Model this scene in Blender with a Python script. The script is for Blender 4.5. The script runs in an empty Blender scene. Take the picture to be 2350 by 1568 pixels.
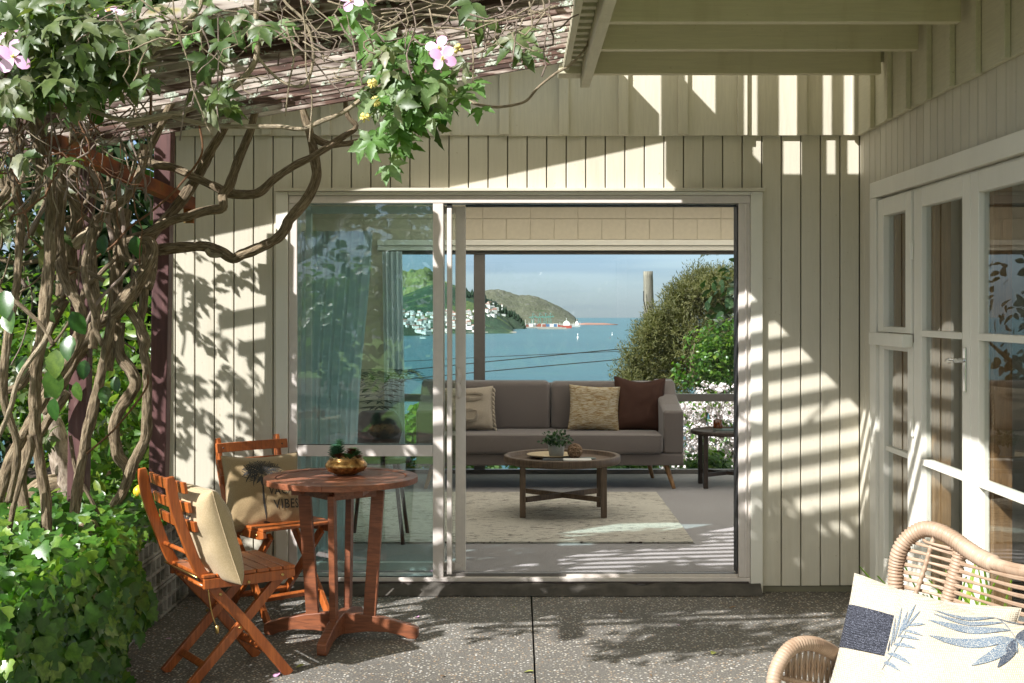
import bpy, math, random
import numpy as np
from mathutils import Vector, Matrix, noise
R = math.radians
random.seed(7)
rng = np.random.default_rng(7)
scene = bpy.context.scene
COL = scene.collection

# ---------------------------------------------------------------- camera, sky, sun, exposure
EYE = 1.5
cam_d = bpy.data.cameras.new("camera")
cam_d.sensor_width = 36.0
cam_d.lens = 36.0 * 3000 / 2350
cam_d.shift_x = -15 / 2350
cam_d.shift_y = -76 / 2350
cam_d.clip_start = 0.05
cam_d.clip_end = 60000
cam = bpy.data.objects.new("camera", cam_d)
cam.location = (0, 0, EYE)
cam.rotation_euler = (R(90), 0, 0)
COL.objects.link(cam)
scene.camera = cam

SUN = Vector((1.0, 0.9, -1.05)).normalized()          # direction the light travels
sun_d = bpy.data.lights.new("sun", 'SUN')
sun_d.energy = 3.0
sun_d.angle = R(0.53)
sun_d.color = (0.97, 0.96, 0.955)
sun = bpy.data.objects.new("sun", sun_d)
sun.rotation_euler = SUN.to_track_quat('-Z', 'Y').to_euler()
sun.location = (-8, -8, 10)
COL.objects.link(sun)

world = bpy.data.worlds.new("World")
scene.world = world
world.use_nodes = True
wn = world.node_tree.nodes; wl = world.node_tree.links
bg = wn['Background']
sky = wn.new('ShaderNodeTexSky')
sky.sky_type = 'NISHITA'
sky.sun_disc = False
sky.sun_elevation = math.asin(-SUN.z)
sky.sun_rotation = math.atan2(-SUN.x, -SUN.y)
sky.altitude = 100
sky.air_density = 1.0
sky.dust_density = 0.1
sky.ozone_density = 3.0
# blue low sky all round; upper sky tinted warm to warm the shade
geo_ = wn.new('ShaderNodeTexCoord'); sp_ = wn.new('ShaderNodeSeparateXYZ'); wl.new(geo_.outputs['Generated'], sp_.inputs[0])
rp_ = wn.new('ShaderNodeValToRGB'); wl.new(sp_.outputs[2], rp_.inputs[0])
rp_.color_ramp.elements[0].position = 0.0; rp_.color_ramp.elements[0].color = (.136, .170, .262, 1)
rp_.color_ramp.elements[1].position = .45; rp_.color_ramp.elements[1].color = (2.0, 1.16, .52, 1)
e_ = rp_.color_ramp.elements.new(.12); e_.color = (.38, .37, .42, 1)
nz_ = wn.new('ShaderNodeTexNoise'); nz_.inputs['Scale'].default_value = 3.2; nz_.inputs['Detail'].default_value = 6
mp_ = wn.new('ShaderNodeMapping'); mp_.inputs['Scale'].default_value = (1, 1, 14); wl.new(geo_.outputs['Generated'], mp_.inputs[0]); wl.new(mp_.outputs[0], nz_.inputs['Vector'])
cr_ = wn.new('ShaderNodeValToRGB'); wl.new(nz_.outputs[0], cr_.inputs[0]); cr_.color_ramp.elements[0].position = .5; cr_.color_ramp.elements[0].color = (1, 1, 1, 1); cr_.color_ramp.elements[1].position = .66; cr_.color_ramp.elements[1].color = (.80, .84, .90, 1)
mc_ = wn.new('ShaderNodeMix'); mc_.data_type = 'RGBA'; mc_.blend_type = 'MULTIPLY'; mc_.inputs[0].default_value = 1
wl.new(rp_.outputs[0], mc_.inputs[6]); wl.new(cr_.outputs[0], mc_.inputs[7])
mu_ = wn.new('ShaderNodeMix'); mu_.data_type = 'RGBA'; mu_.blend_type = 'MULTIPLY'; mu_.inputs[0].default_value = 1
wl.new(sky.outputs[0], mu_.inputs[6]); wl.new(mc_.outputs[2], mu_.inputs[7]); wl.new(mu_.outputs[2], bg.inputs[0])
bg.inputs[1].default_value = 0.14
scene.view_settings.view_transform = 'Standard'
scene.view_settings.look = 'None'
scene.view_settings.exposure = 1.62
scene.view_settings.gamma = 1.0
scene.cycles.max_bounces = 8
scene.cycles.transparent_max_bounces = 24
scene.cycles.use_denoising = True

def D(px, py, Y):
    """point at depth Y on the line of sight of a place measured in the photograph"""
    return Vector(((px - 1190) * Y / 3000, Y, EYE + (708 - py) * Y / 3000))

# ---------------------------------------------------------------- materials
class MT:
    def __init__(s, name):
        s.m = bpy.data.materials.new(name); s.m.use_nodes = True
        s.t = s.m.node_tree; s.n = s.t.nodes; s.l = s.t.links
        s.b = s.n['Principled BSDF']; s.out = s.n['Material Output']
        s.tc = s.n.new('ShaderNodeTexCoord')
    def lk(s, a, b): s.l.new(a, b)
    def map(s, coord='Object', sc=(1, 1, 1), rot=(0, 0, 0)):
        mp = s.n.new('ShaderNodeMapping'); s.lk(s.tc.outputs[coord], mp.inputs[0])
        mp.inputs['Scale'].default_value = sc; mp.inputs['Rotation'].default_value = rot
        return mp.outputs[0]
    def noise(s, scale=5, detail=4, vec=None, rough=.55, dist=0, out=0):
        n = s.n.new('ShaderNodeTexNoise'); n.inputs['Scale'].default_value = scale
        n.inputs['Detail'].default_value = detail; n.inputs['Roughness'].default_value = rough
        n.inputs['Distortion'].default_value = dist
        s.lk(vec if vec is not None else s.tc.outputs['Object'], n.inputs['Vector'])
        return n.outputs[out]
    def voro(s, scale, vec=None, out='Distance', feature='F1', rand=1):
        n = s.n.new('ShaderNodeTexVoronoi'); n.inputs['Scale'].default_value = scale; n.feature = feature
        n.inputs['Randomness'].default_value = rand
        s.lk(vec if vec is not None else s.tc.outputs['Object'], n.inputs['Vector'])
        return n.outputs[out]
    def wave(s, scale, vec=None, dist=2, dscale=1, direction='X', detail=2):
        n = s.n.new('ShaderNodeTexWave'); n.inputs['Scale'].default_value = scale
        n.inputs['Distortion'].default_value = dist; n.inputs['Detail Scale'].default_value = dscale
        n.inputs['Detail'].default_value = detail
        n.bands_direction = direction
        s.lk(vec if vec is not None else s.tc.outputs['Object'], n.inputs['Vector'])
        return n.outputs['Fac']
    def ramp(s, fac, stops, interp='LINEAR'):
        n = s.n.new('ShaderNodeValToRGB'); s.lk(fac, n.inputs[0]); cr = n.color_ramp
        cr.interpolation = interp
        while len(cr.elements) < len(stops): cr.elements.new(0.5)
        for e, (p, c) in zip(cr.elements, stops):
            e.position = p
            if isinstance(c, (int, float)): c = (c, c, c)
            e.color = (*c, 1)
        return n.outputs[0]
    def mix(s, fac, a, b, mode='MIX'):
        n = s.n.new('ShaderNodeMix'); n.data_type = 'RGBA'; n.blend_type = mode
        for v, i in ((fac, 0), (a, 6), (b, 7)):
            if isinstance(v, (int, float)): n.inputs[i].default_value = v if i == 0 else (v, v, v, 1)
            elif isinstance(v, (tuple, list)): n.inputs[i].default_value = (*v, 1)
            else: s.lk(v, n.inputs[i])
        return n.outputs[2]
    def math(s, op, a, b=0.0):
        n = s.n.new('ShaderNodeMath'); n.operation = op
        for v, i in ((a, 0), (b, 1)):
            if isinstance(v, (int, float)): n.inputs[i].default_value = v
            else: s.lk(v, n.inputs[i])
        return n.outputs[0]
    def rnd(s):
        return s.n.new('ShaderNodeObjectInfo').outputs['Random']
    def isl(s):
        return s.n.new('ShaderNodeNewGeometry').outputs['Random Per Island']
    def bump(s, h, strength=.3, dist=.002, prev=None):
        n = s.n.new('ShaderNodeBump'); n.inputs['Strength'].default_value = strength
        n.inputs['Distance'].default_value = dist; s.lk(h, n.inputs['Height'])
        if prev is not None: s.lk(prev, n.inputs['Normal'])
        s.lk(n.outputs[0], s.b.inputs['Normal']); return n.outputs[0]
    def col(s, c):
        if isinstance(c, (tuple, list)): s.b.inputs['Base Color'].default_value = (*c, 1)
        else: s.lk(c, s.b.inputs['Base Color'])
    def rough(s, v):
        if isinstance(v, (int, float)): s.b.inputs['Roughness'].default_value = v
        else: s.lk(v, s.b.inputs['Roughness'])
    def set(s, **k):
        for a, v in k.items(): s.b.inputs[a.replace('_', ' ')].default_value = v

def jitter(m, base, amt=.08):
    """the base colour varied a little from piece to piece"""
    h = m.n.new('ShaderNodeHueSaturation'); m.lk(base, h.inputs['Color'])
    v = m.math('ADD', m.math('MULTIPLY', m.rnd(), amt * 2), 1 - amt); m.lk(v, h.inputs['Value'])
    return h.outputs[0]

def painted_wood(name, c, rough=.55, grain=.35, axis='Z', dirt=.25, jit=.04):
    m = MT(name)
    sc = {'Z': (1, 1, .06), 'X': (.06, 1, 1), 'Y': (1, .06, 1)}[axis]
    v = m.map('Object', sc)
    g = m.noise(90, 5, v, .6, .6); big = m.noise(2.2, 5); sp = m.noise(55, 3)
    streak = m.noise(9, 4, m.map('Object', (1, 1, .12)))
    dark = tuple(x * .74 for x in c); brown = (c[0] * .62, c[1] * .56, c[2] * .42)
    a = m.mix(m.ramp(big, [(.35, 0), (.7, 1)]), c, tuple(x * .93 for x in c))
    a = m.mix(m.math('MULTIPLY', m.ramp(g, [(.42, 1), (.58, 0)]), grain * .35), a, dark)
    a = m.mix(m.math('MULTIPLY', m.ramp(streak, [(.56, 0), (.75, 1)]), dirt), a, brown)
    a = m.mix(m.math('MULTIPLY', m.ramp(sp, [(.69, 0), (.74, 1)]), dirt * 1.6), a, brown)
    m.col(jitter(m, a, jit)); m.rough(m.ramp(big, [(.3, rough - .08), (.7, rough + .1)]))
    b = m.bump(g, grain, .0018); m.bump(m.noise(160, 3), .12, .001, b)
    return m.m

def plain(name, c, rough=.5, metal=0, noise_s=0, var=.1, bump=0, **k):
    m = MT(name)
    if noise_s:
        f = m.noise(noise_s, 4)
        m.col(m.mix(m.ramp(f, [(.3, 0), (.7, 1)]), tuple(x * (1 - var) for x in c), tuple(min(1, x * (1 + var)) for x in c)))
        if bump: m.bump(f, bump, .002)
    else: m.col(c)
    m.rough(rough); m.set(Metallic=metal)
    for a, v in k.items(): m.b.inputs[a.replace('_', ' ')].default_value = v
    return m.m

def wood(name, c1, c2, rough=.35, axis='X', scale=1.0, coat=0.0, jit=.12):
    m = MT(name)
    sc = {'Z': (1, 1, .08), 'X': (.08, 1, 1), 'Y': (1, .08, 1)}[axis]
    v = m.map('Object', sc)
    g = m.noise(60 * scale, 6, v, .6, 1.2); g2 = m.noise(14 * scale, 4, v, .5, .5)
    a = m.mix(m.ramp(g2, [(.3, 0), (.7, 1)]), c1, c2)
    a = m.mix(m.ramp(g, [(.38, .55), (.6, 0)]), a, tuple(x * .45 for x in c1))
    m.col(jitter(m, a, jit)); m.rough(m.ramp(g, [(.3, rough + .12), (.7, rough)]))
    m.bump(g, .25, .001); m.set(Coat_Weight=coat, Coat_Roughness=.25)
    return m.m

def fabric(name, c, c2=None, scale=900, rough=.9, bump=.5, bigvar=.12):
    m = MT(name); c2 = c2 or tuple(x * .72 for x in c)
    w1 = m.wave(scale / 6, None, .8, 2, 'X'); w2 = m.wave(scale / 6, None, .8, 2, 'Z')
    w = m.math('MULTIPLY', w1, w2); f = m.noise(scale / 3, 3); big = m.noise(6, 3)
    a = m.mix(m.ramp(m.math('ADD', m.math('MULTIPLY', w, .5), m.math('MULTIPLY', f, .5)), [(.25, 0), (.6, 1)]), c2, c)
    a = m.mix(m.ramp(big, [(.3, bigvar), (.7, 0)]), a, tuple(x * .7 for x in c))
    m.col(a); m.rough(rough); m.bump(m.math('ADD', w, f), bump, .0015); m.set(Sheen_Weight=.25)
    return m.m

def leafmat(name, c1, c2, c3=None, rough=.42, trans=.35, spec=.5):
    m = MT(name); c3 = c3 or c2
    r1 = m.math('FRACT', m.math('ADD', m.isl(), m.rnd()))
    a = m.ramp(r1, [(0, c1), (.6, c2), (1, c3)])
    nz = m.noise(60, 3); a = m.mix(m.ramp(nz, [(.35, .3), (.65, 0)]), a, tuple(x * .6 for x in c1)); a = m.mix(m.ramp(m.noise(3.0, 3), [(.42, .45), (.58, 0)]), a, tuple(x * .55 for x in c1))
    m.col(a); m.rough(rough); m.set(Specular_IOR_Level=spec)
    m.bump(m.noise(120, 2), .2, .001)
    tr = m.n.new('ShaderNodeBsdfTranslucent')
    tc = m.mix(1.0, a, (1.5, 1.75, .5), 'MULTIPLY'); m.lk(tc, tr.inputs[0])
    mx = m.n.new('ShaderNodeMixShader'); mx.inputs[0].default_value = trans
    m.lk(m.b.outputs[0], mx.inputs[1]); m.lk(tr.outputs[0], mx.inputs[2]); m.lk(mx.outputs[0], m.out.inputs[0])
    return m.m

def glassmat(name, ior=1.5, tint=(1, 1, 1), boost=1.0, smear=.0):
    m = MT(name); m.n.remove(m.b)
    tr = m.n.new('ShaderNodeBsdfTransparent'); tr.inputs[0].default_value = (*tint, 1)
    gl = m.n.new('ShaderNodeBsdfGlossy'); gl.inputs['Roughness'].default_value = 0.0
    fr = m.n.new('ShaderNodeFresnel'); fr.inputs[0].default_value = ior
    geo = m.n.new('ShaderNodeNewGeometry')
    inv = m.math('SUBTRACT', 1.0, geo.outputs['Backfacing'])
    f = m.math('MULTIPLY', m.math('MULTIPLY', fr.outputs[0], inv), boost)
    bp = m.n.new('ShaderNodeBump'); bp.inputs['Strength'].default_value = .05; bp.inputs['Distance'].default_value = .01
    m.lk(m.noise(1.1, 1), bp.inputs['Height']); m.lk(bp.outputs[0], gl.inputs['Normal'])
    mx = m.n.new('ShaderNodeMixShader'); m.lk(f, mx.inputs[0]); m.lk(tr.outputs[0], mx.inputs[1]); m.lk(gl.outputs[0], mx.inputs[2])
    last = mx.outputs[0]
    if smear:
        df = m.n.new('ShaderNodeBsdfDiffuse'); df.inputs[0].default_value = (.8, .8, .8, 1)
        nz = m.noise(7, 6, m.map('Object', (1, 1, .6)), .7, 1.5)
        k = m.math('MULTIPLY', m.ramp(nz, [(.55, 0), (.8, 1)]), smear)
        m2 = m.n.new('ShaderNodeMixShader'); m.lk(k, m2.inputs[0]); m.lk(last, m2.inputs[1]); m.lk(df.outputs[0], m2.inputs[2]); last = m2.outputs[0]
    m.lk(last, m.out.inputs[0]); return m.m

CREAM = (.64, .59, .47)
M = {}
M['wall'] = painted_wood('cream_wall_paint', CREAM, .5, .4, 'Z', .3)
M['groove'] = plain('groove_shadow_paint', (.22, .2, .13), .8)
M['overlay'] = painted_wood('cream_rough_sawn_paint', (.66, .615, .49), .55, .8, 'Z', .25)
M['rafter'] = painted_wood('greenish_cream_paint', (.60, .55, .37), .6, .7, 'X', .3)
M['rafterY'] = painted_wood('greenish_cream_paint_long', (.62, .58, .42), .6, .7, 'Y', .45)
M['roofunder'] = painted_wood('roof_lining_paint', (.58, .54, .38), .7, .4, 'Y', .3)
M['white'] = painted_wood('white_joinery_paint', (.82, .785, .68), .38, .15, 'Z', .08)
M['alu'] = plain('pinkish_aluminium_frame', (.70, .63, .57), .38, 0, 30, .04)
M['alu_dark'] = plain('bronze_grey_aluminium', (.16, .145, .13), .4, 0, 30, .06)
M['rubber'] = plain('black_rubber', (.012, .012, .013), .6)
M['steel'] = plain('chrome_steel', (.7, .7, .7), .14, 1)
M['brass'] = plain('aged_brass', (.62, .43, .16), .32, 1, 60, .15)
M['glass'] = glassmat('window_glass', 1.52, (.93, .97, .96), 1.0, .03)
M['glass_tint'] = glassmat('tinted_window_glass', 1.9, (.83, .94, .95), 1.6, .05)
M['glass_door'] = glassmat('french_door_glass', 1.75, (.9, .93, .92), 1.35, .03)
M['orangewood'] = wood('orange_varnished_eucalyptus', (.36, .085, .016), (.50, .14, .03), .3, 'Z', 1, .3)
M['tablewood'] = wood('brown_oiled_eucalyptus', (.20, .065, .028), (.30, .10, .042), .42, 'X', 1, .1)
M['walnut'] = wood('grey_brown_timber', (.12, .075, .045), (.18, .115, .07), .5, 'Z', 1)
M['darktimber'] = wood('dark_table_timber', (.05, .034, .026), (.075, .05, .035), .5, 'Z', 1)
M['oak'] = wood('honey_oak', (.36, .19, .08), (.45, .25, .11), .45, 'Z', 1)
M['reveal'] = wood('orange_timber_reveal', (.33, .17, .075), (.42, .23, .11), .4, 'Z', 1, .1)
M['burlap'] = fabric('burlap', (.56, .41, .22), (.30, .20, .09), 700, .95, .9)
M['burlap2'] = fabric('pale_burlap', (.66, .53, .33), (.42, .30, .15), 600, .95, .9)
M['cream_fab'] = fabric('cream_cushion_cloth', (.60, .555, .47), (.40, .34, .24), 420, .95, 1.0)
M['print'] = plain('charcoal_print', (.045, .042, .038), .9, 0, 300, .5)
m = MT('blue_leaf_print'); f = m.noise(520, 3); m.col(m.mix(m.ramp(f, [(.50, 0), (.62, .8)]), (.085, .125, .175), (.5, .47, .40))); m.rough(.95); M['bluep'] = m.m
m = MT('navy_leaf_print'); f = m.noise(520, 3); m.col(m.mix(m.ramp(f, [(.54, 0), (.66, .7)]), (.03, .042, .065), (.4, .38, .34))); m.rough(.95); M['navyp'] = m.m
m = MT('navy_woven_band'); w = m.wave(55, m.map('Object', (1, 1, 1)), .6, 2, 'Z'); f = m.noise(420, 3)
m.col(m.mix(m.ramp(f, [(.48, 0), (.68, 1)]), (.012, .014, .022), (.17, .18, .23))); m.rough(.9); m.bump(w, .8, .004); M['navyband'] = m.m
M['sofa'] = fabric('taupe_sofa_cloth', (.195, .165, .15), (.13, .108, .098), 900, .95, .35)
M['rust'] = fabric('rust_brown_velvet', (.055, .016, .004), (.035, .009, .003), 900, .85, .3); M['rust'].node_tree.nodes['Principled BSDF'].inputs['Sheen Weight'].default_value = 0; M['tuft'] = fabric('tufted_pale_cloth', (.50, .43, .34), (.33, .27, .2), 500, .95, .8)
m = MT('woven_cream_and_ochre'); v = m.map('Object', (1, 1, 9)); n1 = m.noise(22, 4, v, .6, .8); w = m.wave(90, None, .8, 2, 'Z')
a = m.ramp(n1, [(.42, (.62, .55, .42)), (.5, (.55, .45, .28)), (.58, (.35, .2, .06)), (.66, (.2, .12, .05))])
m.col(m.mix(m.ramp(w, [(.2, .35), (.5, 0)]), a, (.25, .2, .13))); m.rough(.95); m.bump(w, .8, .004); M['ochre'] = m.m
m = MT('beige_carpet'); f = m.noise(260, 4); g = m.noise(1.1, 3); f2 = m.noise(70, 3)
a = m.mix(m.ramp(f, [(.36, 0), (.64, 1)]), (.22, .205, .205), (.48, .46, .46)); a = m.mix(m.ramp(f2, [(.66, 0), (.72, .7)]), a, (.12, .09, .07))
m.col(m.mix(m.ramp(g, [(.3, .18), (.7, 0)]), a, (.2, .17, .15))); m.rough(.97); m.bump(f, .8, .004); M['carpet'] = m.m
m = MT('flecked_wool_rug'); f = m.noise(240, 3); v = m.map('Object', (6, 22, 6)); k = m.noise(2.4, 6, v, .72, .3); k2 = m.noise(1.7, 3)
a = m.mix(m.ramp(f, [(.35, 0), (.65, 1)]), (.45, .41, .34), (.66, .62, .54))
m.col(m.mix(m.math('MULTIPLY', m.ramp(k, [(.55, 0), (.60, 1)]), m.ramp(k2, [(.34, 0), (.46, 1)])), a, (.07, .05, .04))); m.rough(.97); m.bump(f, .8, .006); M['rug'] = m.m
M['plaster'] = plain('interior_cream_paint', (.60, .53, .40), .7, 0, 30, .04, .1)
M['interior'] = plain('interior_warm_wall', (.55, .50, .42), .7, 0, 10, .05)
M['dim'] = plain('dark_furniture', (.05, .035, .03), .5, 0, 10, .2)
m = MT('sheer_curtain'); w = m.wave(120, None, .5, 2, 'Z'); m.col((.9, .93, .93)); m.rough(.8); m.bump(w, .1, .001)
tr = m.n.new('ShaderNodeBsdfTranslucent'); tr.inputs[0].default_value = (.8, .86, .86, 1); tp = m.n.new('ShaderNodeBsdfTransparent')
x1 = m.n.new('ShaderNodeMixShader'); x1.inputs[0].default_value = .4; m.lk(m.b.outputs[0], x1.inputs[1]); m.lk(tr.outputs[0], x1.inputs[2])
x2 = m.n.new('ShaderNodeMixShader'); x2.inputs[0].default_value = .12; m.lk(x1.outputs[0], x2.inputs[1]); m.lk(tp.outputs[0], x2.inputs[2]); m.lk(x2.outputs[0], m.out.inputs[0]); M['sheer'] = m.m
m = MT('opal_fill_glazing'); m.n.remove(m.b); tr = m.n.new('ShaderNodeBsdfTranslucent'); tr.inputs[0].default_value = (.9, .88, .84, 1); m.lk(tr.outputs[0], m.out.inputs[0]); M['opal'] = m.m  # translucent pane for the brightening panel added in the ceiling
# exposed aggregate concrete
m = MT('exposed_aggregate'); v = m.map('Object', (1, 1, 1))
d = m.voro(72, v); cid = m.voro(72, v, 'Color'); sep = m.n.new('ShaderNodeSeparateColor'); m.lk(cid, sep.inputs[0])
d2 = m.voro(190, v); c2 = m.voro(190, v, 'Color'); sep2 = m.n.new('ShaderNodeSeparateColor'); m.lk(c2, sep2.inputs[0])
peb = m.ramp(sep.outputs[0], [(0, (.10, .09, .08)), (.2, (.40, .35, .27)), (.4, (.34, .19, .08)), (.55, (.58, .52, .40)), (.8, (.70, .66, .58)), (.92, (.78, .77, .74)), (1, (.45, .30, .15))])
mask = m.math('MULTIPLY', m.ramp(d, [(.30, 1), (.42, 0)]), m.ramp(sep.outputs[1], [(.30, 0), (.34, 1)]))
mask2 = m.math('MULTIPLY', m.ramp(d2, [(.3, 1), (.45, 0)]), m.ramp(sep2.outputs[1], [(.55, 0), (.6, 1)]))
cem = m.mix(m.ramp(m.noise(130, 4), [(.35, 0), (.65, 1)]), (.06, .055, .048), (.26, .245, .215))
cem = m.mix(m.ramp(m.noise(1.3, 5), [(.4, 0), (.7, .55)]), cem, (.07, .06, .05))
a = m.mix(mask2, cem, m.ramp(sep2.outputs[0], [(0, (.12, .11, .1)), (1, (.34, .30, .24))])); a = m.mix(mask, a, peb)
wet = m.math('MULTIPLY', m.ramp(m.noise(.9, 6, None, .65), [(.45, 0), (.62, 1)]), .35)
a = m.mix(wet, a, (.06, .055, .045), 'MIX')
m.col(a); m.rough(m.mix(mask, .85, .42)); h = m.math('ADD', mask, m.math('MULTIPLY', mask2, .4)); m.bump(h, .7, .004); M['aggregate'] = m.m
M['concrete'] = plain('rough_concrete', (.085, .075, .062), .9, 0, 12, .35, .6)
m = MT('weathered_white_block'); f = m.noise(6, 6); a = m.ramp(f, [(.35, (.10, .10, .075)), (.5, (.3, .29, .25)), (.7, (.52, .50, .45))]); m.col(a); m.rough(.9); m.bump(m.noise(45, 5), .7, .006); M['block'] = m.m
# lichened slats
m = MT('lichened_brown_slat'); v = m.map('Object', (.12, 1, 1)); wd = m.noise(40, 5, v); big = m.noise(3.1, 5); lc = m.noise(13, 6, None, .68); ed = m.noise(120, 3)
a = m.mix(m.ramp(wd, [(.35, 0), (.62, 1)]), (.045, .024, .018), (.14, .075, .055))
worn = m.mix(m.ramp(wd, [(.3, 0), (.7, 1)]), (.26, .2, .17), (.52, .46, .40))
a = m.mix(m.ramp(m.math('ADD', m.math('MULTIPLY', big, .6), m.math('MULTIPLY', wd, .4)), [(.46, 0), (.56, 1)]), a, worn)
lich = m.mix(m.ramp(ed, [(.35, 0), (.6, 1)]), (.22, .27, .2), (.62, .66, .55))
a = m.mix(m.ramp(lc, [(.56, 0), (.6, 1)]), a, lich)
yel = m.ramp(m.noise(5.5, 4, m.map('Object', (.4, 1, 1))), [(.66, 0), (.72, .7)]); a = m.mix(yel, a, (.35, .3, .05))
m.col(jitter(m, a, .15)); m.rough(.85); m.bump(m.math('ADD', wd, m.ramp(lc, [(.54, 0), (.62, 1)])), .6, .004); M['slat'] = m.m
m = MT('maroon_brown_paint'); f = m.noise(30, 5, m.map('Object', (1, 1, .1))); a = m.ramp(f, [(.35, (.07, .028, .026)), (.62, (.13, .055, .05)), (.72, (.3, .2, .18))]); m.col(a); m.rough(.6); m.bump(f, .3, .003); M['maroon'] = m.m
m = MT('rusty_steel'); f = m.noise(9, 6, m.map('Object', (1, .5, 1))); a = m.ramp(f, [(.3, (.06, .03, .02)), (.48, (.22, .06, .02)), (.56, (.30, .09, .02)), (.7, (.12, .1, .03))]); m.col(a); m.rough(.85); m.bump(f, .5, .004); M['rustbar'] = m.m
# bark (uv: u round the stem, v along it in metres)
def bark(name, dark, mid, light, k=1):
    m = MT(name); v = m.map('UV', (5 * k, 5, 1)); f = m.noise(3.2, 7, v, .68, .5); g = m.noise(1.1, 3, m.map('UV', (1.5, 3, 1)))
    v2 = m.map('UV', (16 * k, 7, 1)); f2 = m.noise(3.0, 5, v2, .6)
    a = m.ramp(m.math('ADD', m.math('MULTIPLY', f, .55), m.math('MULTIPLY', f2, .45)), [(.38, dark), (.5, mid), (.64, light)])
    a = m.mix(m.ramp(g, [(.35, .35), (.65, 0)]), a, dark)
    m.col(a); m.rough(.88); b = m.bump(f2, .8, .008); m.bump(f, .8, .012, b); return m.m
M['bark'] = bark('shaggy_vine_bark', (.075, .052, .03), (.28, .205, .12), (.54, .445, .30))
M['tanbark'] = bark('pale_vine_bark', (.24, .175, .105), (.52, .42, .28), (.68, .59, .43))
M['twig'] = bark('twig_bark', (.20, .14, .11), (.42, .32, .25), (.55, .45, .37))
M['runner'] = bark('orange_brown_runner', (.16, .07, .03), (.30, .15, .07), (.38, .2, .1))
M['trunkbark'] = bark('sunlit_tree_bark', (.09, .06, .045), (.35, .28, .21), (.5, .42, .34), .6)
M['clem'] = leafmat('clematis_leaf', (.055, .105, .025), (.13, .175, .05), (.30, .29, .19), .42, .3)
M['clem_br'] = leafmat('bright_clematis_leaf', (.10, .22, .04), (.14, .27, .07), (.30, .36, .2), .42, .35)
M['glossy'] = leafmat('glossy_evergreen_leaf', (.03, .10, .02), (.06, .15, .03), (.16, .24, .04), .25, .3)
M['ivy'] = leafmat('ivy_leaf', (.04, .12, .018), (.09, .22, .025), (.24, .36, .05), .3, .3)
M['lemonleaf'] = leafmat('lemon_leaf', (.05, .13, .02), (.12, .24, .03), (.26, .34, .05), .32, .4)
M['darkleaf'] = leafmat('dark_evergreen_leaf', (.015, .04, .012), (.03, .07, .018), (.05, .1, .03), .45, .25)
M['olivegreen'] = leafmat('tea_tree_foliage', (.085, .09, .025), (.15, .145, .04), (.22, .19, .065), .6, .25)
M['oliveleaf'] = leafmat('olive_leaf', (.04, .06, .03), (.07, .09, .05), (.1, .12, .08), .5, .2)
M['strap'] = leafmat('strap_leaf', (.12, .24, .02), (.22, .36, .03), (.35, .45, .06), .4, .4)
M['blossom'] = plain('pale_blossom', (.82, .72, .72), .7, 0, 20, .08)
M['petal'] = plain('pink_petal', (.72, .38, .62), .6, 0, 60, .15, .1)
M['petal2'] = plain('pink_petal_light', (.80, .52, .72), .6, 0, 60, .12, .1)
M['stamen'] = plain('yellow_stamen', (.75, .62, .2), .7)
M['lemon'] = plain('lemon_skin', (.75, .52, .03), .4, 0, 90, .1, .3)
M['soil'] = plain('soil', (.05, .035, .022), .95, 0, 20, .4, .8)
m = MT('grass_turf'); a = m.ramp(m.noise(3, 6), [(.3, (.12, .24, .03)), (.7, (.20, .36, .05))]); m.col(m.mix(m.ramp(m.noise(90, 4), [(.3, .5), (.6, 0)]), a, (.03, .06, .01))); m.rough(.9); m.bump(m.noise(120, 4), 1, .02); M['grass'] = m.m
m = MT('gold_lustre_bowl'); f = m.noise(38, 5); m.col(m.ramp(f, [(.3, (.12, .05, .02)), (.5, (.42, .22, .07)), (.7, (.75, .5, .2))])); m.set(Metallic=.9); m.rough(m.ramp(f, [(.3, .5), (.7, .22)])); m.bump(f, .35, .003); M['gold'] = m.m
m = MT('wicker_resin'); f = m.noise(14, 4); m.col(m.mix(m.ramp(f, [(.3, 0), (.7, 1)]), (.30, .195, .125), (.43, .315, .225))); m.rough(.5); m.bump(m.noise(300, 2), .2, .001); M['wicker'] = m.m
M['pot'] = plain('grey_cement_pot', (.35, .35, .33), .8, 0, 40, .1)
M['amber'] = plain('amber_glass', (.22, .06, .012), .1, 0, 0, 0, 0, Transmission_Weight=.5)
M['greenpot'] = plain('dark_green_ceramic', (.035, .06, .05), .35)
M['paper'] = plain('book_paper', (.6, .58, .54), .8); M['blackcard'] = plain('black_card', (.02, .02, .02), .5)
M['rattan'] = wood('woven_tray', (.10, .06, .035), (.16, .10, .06), .7, 'X', 2)
M['cane'] = wood('cane_ball', (.22, .13, .07), (.35, .22, .13), .6, 'X', 2)
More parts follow.
